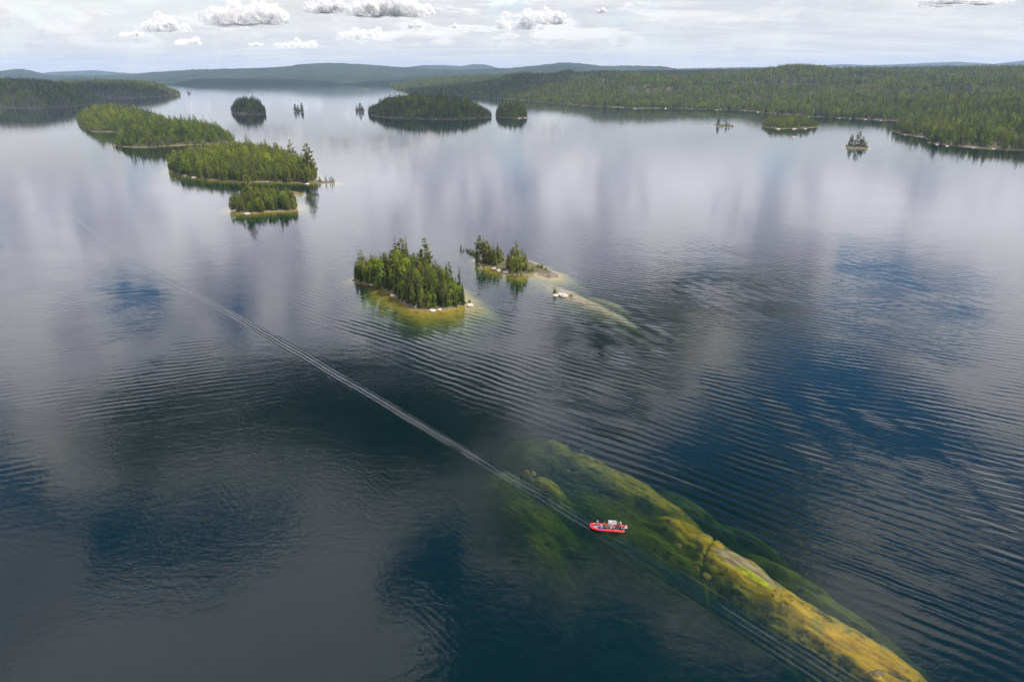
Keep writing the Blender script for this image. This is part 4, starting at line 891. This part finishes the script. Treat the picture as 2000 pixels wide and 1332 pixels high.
def leaf(u, w):   # stylised maple leaf
    pts = [(0, .42), (.08, .26), (.17, .31), (.14, .08), (.26, .20), (.29, .13), (.40, .15), (.35, .02), (.40, -.03), (.20, -.18), (.23, -.26), (.02, -.22), (.02, -.42)]
    return [(p[0] * u, p[1] * w) for p in pts] + [(-p[0] * u, p[1] * w) for p in reversed(pts[1:])]
Lf, Hf = .95, .58
for i in range(9):
    for j in range(2): fv.append((-i / 8 * Lf, .045 * math.sin(i * 1.1), -j * Hf))
for i in range(8): ff.append((2 * i, 2 * i + 2, 2 * i + 3, 2 * i + 1)); fm.append(0 if i < 2 or i > 5 else 1)
fo = obj('flag', mesh('flag', fv, ff, [M['red'], M['offwhite']], False, fm), boat, (-3.97, .55, 1.93)); fo.rotation_euler = (0, 0, .1)
lv = leaf(.34, .5)
for s_ in (-1, 1): obj('maple_leaf', mesh('maple_leaf', [(-Lf / 2 + x, .045 * math.sin((Lf / 2 - x) / Lf * 8 * 1.1) + s_ * .014, -Hf / 2 + y) for x, y in lv], [tuple(range(len(lv)))], M['red']), fo)
MB().tube([(3.6, -.35, .98), (3.2, -.75, .86), (2.2, -1.08, .78)], .02, 5).build('grab_line', M['black'], boat)
MB().tube([(3.6, .35, .98), (3.2, .75, .86), (2.2, 1.08, .78)], .02, 5).build('grab_line', M['black'], boat)

# people: one seated and one standing body, grown from a jointed skeleton
def body(pose):
    J, E, Rd, LB = [], [], [], []
    def add(p, r_, par=None, lab='shirt'):
        J.append(p); Rd.append(r_); LB.append(lab); i = len(J) - 1
        if par is not None: E.append((par, i))
        return i
    sit = pose == 'sit'
    pel = add((0, 0, .10 if sit else .93), .145, None, 'leg'); ab = add((.01, 0, .28 if sit else 1.11), .135, pel); ch = add((.02, 0, .46 if sit else 1.30), .155, ab)
    b = .58 if sit else 1.44
    nk = add((.03, 0, b + .02), .058, ch, 'skin'); hd_ = add((.05, 0, b + .13), .092, nk, 'skin'); tp_ = add((.045, 0, b + .22), .082, hd_, 'hair'); add((.155, 0, b + .125), .018, hd_, 'skin')
    for s in (-1, 1):
        sh = add((.02, s * .19, b - .06), .075, ch); el = add((.06 if sit else .0, s * .27, b - .33), .052, sh)
        wr = add((.30 if sit else .14, s * .20, b - .42 if sit else b - .52), .036, el, 'skin'); pm = add((.38 if sit else .2, s * .19, b - .43 if sit else b - .59), .034, wr, 'skin')
        for k, (fy, ln) in enumerate(((-.03, .07), (-.01, .085), (.01, .08), (.03, .06))):
            m1 = add((J[pm][0] + .045, J[pm][1] + fy, J[pm][2] - .01), .010, pm, 'skin'); add((J[pm][0] + .045 + ln * .6, J[pm][1] + fy, J[pm][2] - .04), .009, m1, 'skin')
        add((J[wr][0] + .05, J[wr][1] - s * .05, J[wr][2] + .02), .010, wr, 'skin')
        if sit:
            hp = add((.06, s * .10, .09), .105, pel, 'leg'); kn = add((.48, s * .16, .13), .068, hp, 'leg'); an = add((.50, s * .16, -.28), .045, kn, 'leg'); add((.66, s * .17, -.33), .04, an, 'shoe')
        else:
            hp = add((0, s * .10, .86), .10, pel, 'leg'); kn = add((.02, s * .12, .48), .066, hp, 'leg'); an = add((0, s * .13, .09), .046, kn, 'leg'); add((.16, s * .15, .04), .04, an, 'shoe')
    me = bpy.data.meshes.new('person'); me.from_pydata(J, E, []); o = bpy.data.objects.new('skeleton', me); COL.objects.link(o)
    sk = o.modifiers.new('skin', 'SKIN')
    for i, sv in enumerate(me.skin_vertices[0].data): sv.radius = (Rd[i] * (1.0 if LB[i] != 'shirt' or i > 3 else .85), Rd[i]); sv.use_root = (i == 0)
    sd = o.modifiers.new('sub', 'SUBSURF'); sd.levels = 1; sd.render_levels = 1
    dg = bpy.context.evaluated_depsgraph_get(); out = bpy.data.meshes.new_from_object(o.evaluated_get(dg)); bpy.data.objects.remove(o)
    idx = {'skin': 0, 'hair': 1, 'shirt': 2, 'leg': 3, 'shoe': 4}; out.materials.clear()
    for _ in range(5): out.materials.append(M['skin'])
    Jv = [Vector(j) for j in J]
    for p in out.polygons:
        k = min(range(len(Jv)), key=lambda i: (p.center - Jv[i]).length - Rd[i] * .5); lab = LB[k]
        if lab == 'skin' and p.center.z > b + .09 and p.center.x < .03: lab = 'hair'
        p.material_index = idx[lab]; p.use_smooth = True
    out.name = 'person'; return out, b
BODY = {k: body(k) for k in ('sit', 'stand')}
hair_me = {}
def cap_shape(b):
    m_ = MB(); rings = [(0, .107), (.04, .105), (.08, .085), (.108, .045), (.115, .005)]
    m_.tube([(.045, 0, b + .165 + z) for z, _ in rings], [r_ for _, r_ in rings], 12); m_.box((.165, 0, b + .175), (.11, .15, .012)); return mesh('cap', m_.v, m_.f, M['white'], True)
def vest_shape(b):
    m_ = MB(); m_.tube([(.01, 0, b - .40), (.02, 0, b - .22), (.025, 0, b - .06)], [.172, .185, .165], 14, False)
    v0 = [(x, y * 1.12, z) for x, y, z in m_.v]; return mesh('life_vest', v0, m_.f, M['orange'], True)
CAPM = {k: cap_shape(BODY[k][1]) for k in BODY}; VESTM = {k: vest_shape(BODY[k][1]) for k in BODY}
def person(lx, ly, lz, face, pose, shirt, leg, hair, label, cap=None, vest=None):
    p = boat_matrix @ Vector((lx, ly, lz)); o = obj('person', BODY[pose][0], None, p, HEAD + face); o.scale = (K, K, K); tag(o, label, 'person', 'passengers in the red boat')
    for i, m_ in enumerate(('skin', hair, shirt, leg, 'black')): o.material_slots[i].link = 'OBJECT'; o.material_slots[i].material = M[m_]
    if cap: c = obj('cap', CAPM[pose], o); c.material_slots[0].link = 'OBJECT'; c.material_slots[0].material = M[cap]
    if vest: c = obj('life_vest', VESTM[pose], o); c.material_slots[0].link = 'OBJECT'; c.material_slots[0].material = M[vest]
boat_matrix = Matrix.Translation(boat.location) @ Matrix.Rotation(HEAD, 4, 'Z') @ Matrix.Scale(K, 4)
ST = .72                                                       # a seat on the tube
person(2.35, -.98, ST, R(75), 'sit', 'purple', 'navy', 'brown', 'person in a purple top and white cap on the far tube nearest the bow', cap='white')
person(.75, -1.05, ST, R(90), 'sit', 'brown', 'black', 'black', 'person with black hair in a brown jacket on the far tube')
person(1.95, .98, ST, R(-90), 'sit', 'navy', 'khaki', 'brown', 'person in a navy jacket on the near tube nearest the bow')
person(1.35, .15, .80, 0, 'sit', 'offwhite', 'darkgreen', 'brown', 'person in a white shirt on the front bench')
person(.62, -.30, .80, 0, 'sit', 'navy', 'navy', 'blond', 'person in an orange life vest on the rear bench', vest='orange')
person(.55, 1.05, ST, R(-90), 'sit', 'navy', 'black', 'brown', 'bareheaded person in dark blue on the near tube amidships')
person(.25, .42, .80, 0, 'sit', 'lime', 'grey', 'brown', 'person in a lime green top on the rear bench', vest='lime')
person(-.35, .35, .36, R(160), 'stand', 'offwhite', 'khaki', 'brown', 'person in white standing in front of the console', cap='offwhite')
person(-1.35, 1.05, ST, R(-90), 'sit', 'black', 'black', 'black', 'person all in black on the near tube beside the console')
person(-2.12, .1, .88, 0, 'sit', 'black', 'lightblue', 'black', 'driver in black with light blue trousers on the front jockey seat')
person(-2.6, -.95, ST, R(90), 'sit', 'brown', 'navy', 'blond', 'person in a yellow cap on the far tube near the stern', cap='yellow')
person(-3.2, -.62, .36, R(20), 'stand', 'offwhite', 'grey', 'brown', 'person in pale clothes and white cap standing at the stern', cap='white')
def thing_box(name, lx, ly, lz, d, m_, label, cat, top=.85):
    me = MB().box((0, 0, d[2] / 2), d, top); o = me.build(name, M[m_], None, False, .05); o.matrix_world = boat_matrix @ Matrix.Translation((lx, ly, lz)); tag(o, label, cat); return o
b_ = thing_box('bag', 1.45, 1.02, .75, (.62, .34, .26), 'blue', 'bright blue dry bag lying on the near red tube', 'bag')
MB().tube([(-.2, 0, .26), (-.1, 0, .33), (.1, 0, .33), (.2, 0, .26)], .018, 5).build('handle', M['black'], b_)
b_ = thing_box('cooler', -3.35, .45, .36, (.6, .42, .4), 'black', 'black cooler box on the deck before the outboard', 'cooler', .95)
MB().box((0, 0, .43), (.62, .44, .06)).build('lid', M['black'], b_, bev=.02)

# ------------------------------------------------------------------ cumulus clouds
def cloud_mat(tl, lo, hi, alb):
    m, nt, out = mat('cloud'); g = nt.n('ShaderNodeNewGeometry'); al = (alb, alb, alb, 1)
    d = nt.n('ShaderNodeBsdfDiffuse'); d.inputs[0].default_value = al; t = nt.n('ShaderNodeBsdfTranslucent'); t.inputs[0].default_value = al
    mx = nt.n('ShaderNodeMixShader'); mx.inputs[0].default_value = tl; nt.link(d.outputs[0], mx.inputs[1]); nt.link(t.outputs[0], mx.inputs[2])
    tr = nt.n('ShaderNodeBsdfTransparent'); m2 = nt.n('ShaderNodeMixShader'); nt.link(nt.smooth(nt.noise(g.outputs['Position'], .006, 6.0, .65), .40, .62, lo, hi).s, m2.inputs[0])
    nt.link(tr.outputs[0], m2.inputs[1]); nt.link(mx.outputs[0], m2.inputs[2]); nt.link(m2.outputs[0], out.inputs[0]); return m
M['cloud'] = cloud_mat(.55, .08, .66, .91); M['thin_cloud'] = cloud_mat(.75, .25, .85, .99)
def cumulus(c, w, dp, h, seed, label, n=46, group=None, name='cloud', nl=4, big=1.0, sub=4):
    r = random.Random(seed); bm = bmesh.new(); lobes = [(r.uniform(-.75, .75), r.uniform(-.6, .6), r.uniform(.45, 1.0)) for _ in range(nl)]
    for k in range(n):
        lx, ly, lh = r.choice(lobes); x = lx + r.gauss(0, .28); y = ly + r.gauss(0, .28); q = math.exp(-((x - lx) ** 2 + (y - ly) ** 2) * 3.5) * lh
        if abs(x) > 1.1: continue
        zt = r.random() ** .8 * q; s_ = big * r.uniform(.07, .22) * (1.05 - .5 * zt)
        b2 = bmesh.ops.create_icosphere(bm, subdivisions=sub, radius=1.0)
        S = w * .5 * s_ * 1.1
        for v_ in b2['verts']:
            n1 = v_.co.normalized(); f = 1 + .28 * mnoise.fractal(n1 * 2.0 + Vector((k * 3.1, seed, 0)), 1.0, 2.1, 5)
            p = n1 * f; z = zt * h * .85 + p.z * min(S, h * .45)
            z = z if z > 0 else z * .16
            v_.co = Vector((x * w * .5 + p.x * S, y * dp * .5 + p.y * S, z))
    me = bpy.data.meshes.new('cloud'); bm.to_mesh(me); bm.free(); me.materials.append(M['cloud' if big < 1.3 else 'thin_cloud']); me.polygons.foreach_set('use_smooth', [True] * len(me.polygons))
    return tag(obj(name, me, None, c), label, 'cloud', group)
def seen_cloud(px, py, wpx, h_px, seed, label, base=950.0, n=46, dk=.6):
    d = ray(px, py); t = (base - H) / d.z; c = Vector((d.x * t, d.y * t, base)); w = wpx * t / F; cumulus(c, w, w * dk, h_px * t / F, seed, label, n)
for i, (px, py, w, h_, lab, n) in enumerate([
    (318, 62, 105, 50, 'puffy white heaped cloud at the upper left', 60), (470, 48, 165, 60, 'largest grey based cloud cut by the top edge left of centre', 80), (582, 94, 82, 17, 'small flat white cloud low over the hills left of centre', 36),
    (702, 77, 88, 30, 'broad white heaped cloud under the grey ones at top centre', 50), (640, 26, 100, 30, 'grey and white cloud at the top right of the largest one', 50), (762, 32, 160, 42, 'wide grey bottomed cloud at top centre', 70), (816, 56, 55, 14, 'small white cloud right of the broad heaped one', 30),
    (888, 56, 26, 11, 'tiny white cloud, left of the pair in mid sky', 22), (918, 55, 26, 8, 'tiny white cloud, right of the pair in mid sky', 20), (1012, 58, 80, 62, 'tall bright white cloud right of centre', 60), (1082, 48, 85, 38, 'white billowing cloud joined to the tall bright one', 50),
    (1168, 26, 36, 15, 'small white cloud right of the billowing pair', 26), (372, 88, 70, 15, 'thin flat cloud just under the puffy upper left one', 34), (1850, 11, 190, 13, 'long flat grey cloud at the top right', 50), (270, 72, 60, 12, 'faint small cloud left under the puffy one', 26), (505, 90, 45, 8, 'tiny flat cloud left of the small flat white one', 20)]):
    seen_cloud(px, py, w, h_, 300 + i, lab, n=n)
# clouds over the lake whose shade darkens the far shores
def shade_cloud(gx, gy, w, dp, seed, label, alt=1150.0, n=75):
    t = alt / SUN.z; cumulus(Vector((gx + SUN.x * t, gy + SUN.y * t, alt)), w, dp, 170, seed, label, n, None, 'cloud', 14, 2.0, 3)
shade_cloud(-340, 1800, 640, 480, 401, 'cumulus overhead shading the broad central island')
shade_cloud(-760, 1860, 420, 420, 402, 'cumulus overhead shading the round island')
shade_cloud(-1700, 2600, 1500, 1000, 403, 'wide cumulus overhead shading the left headlands', n=95)
shade_cloud(-150, 3400, 900, 1100, 404, 'cumulus overhead shading the far right promontory')
shade_cloud(380, 4200, 1100, 600, 407, 'cumulus overhead shading the forest behind the promontory')

# ------------------------------------------------------------------ the air
def haze_mat():
    m, nt, out = mat('haze'); p = nt.n('ShaderNodeVolumePrincipled'); p.inputs['Color'].default_value = (.50, .69, 1.0, 1); p.inputs['Density'].default_value = 4.4e-5; p.inputs['Anisotropy'].default_value = 0.0
    nt.link(p.outputs[0], out.inputs[1]); return m
x0, x1, y0, y1, z0, z1 = -11500, 11500, -700, 16500, -22.5, 330
v = [(x0, y0, z0), (x1, y0, z0), (x1, y1, z0), (x0, y1, z0), (x0, y0, z1), (x1, y0, z1), (x1, y1, z1), (x0, y1, z1)]
tag(obj('haze', mesh('haze', v, [(3, 2, 1, 0), (4, 5, 6, 7), (0, 1, 5, 4), (1, 2, 6, 5), (2, 3, 7, 6), (3, 0, 4, 7)], haze_mat())), 'thin summer haze over the lake', None, None, 'stuff')
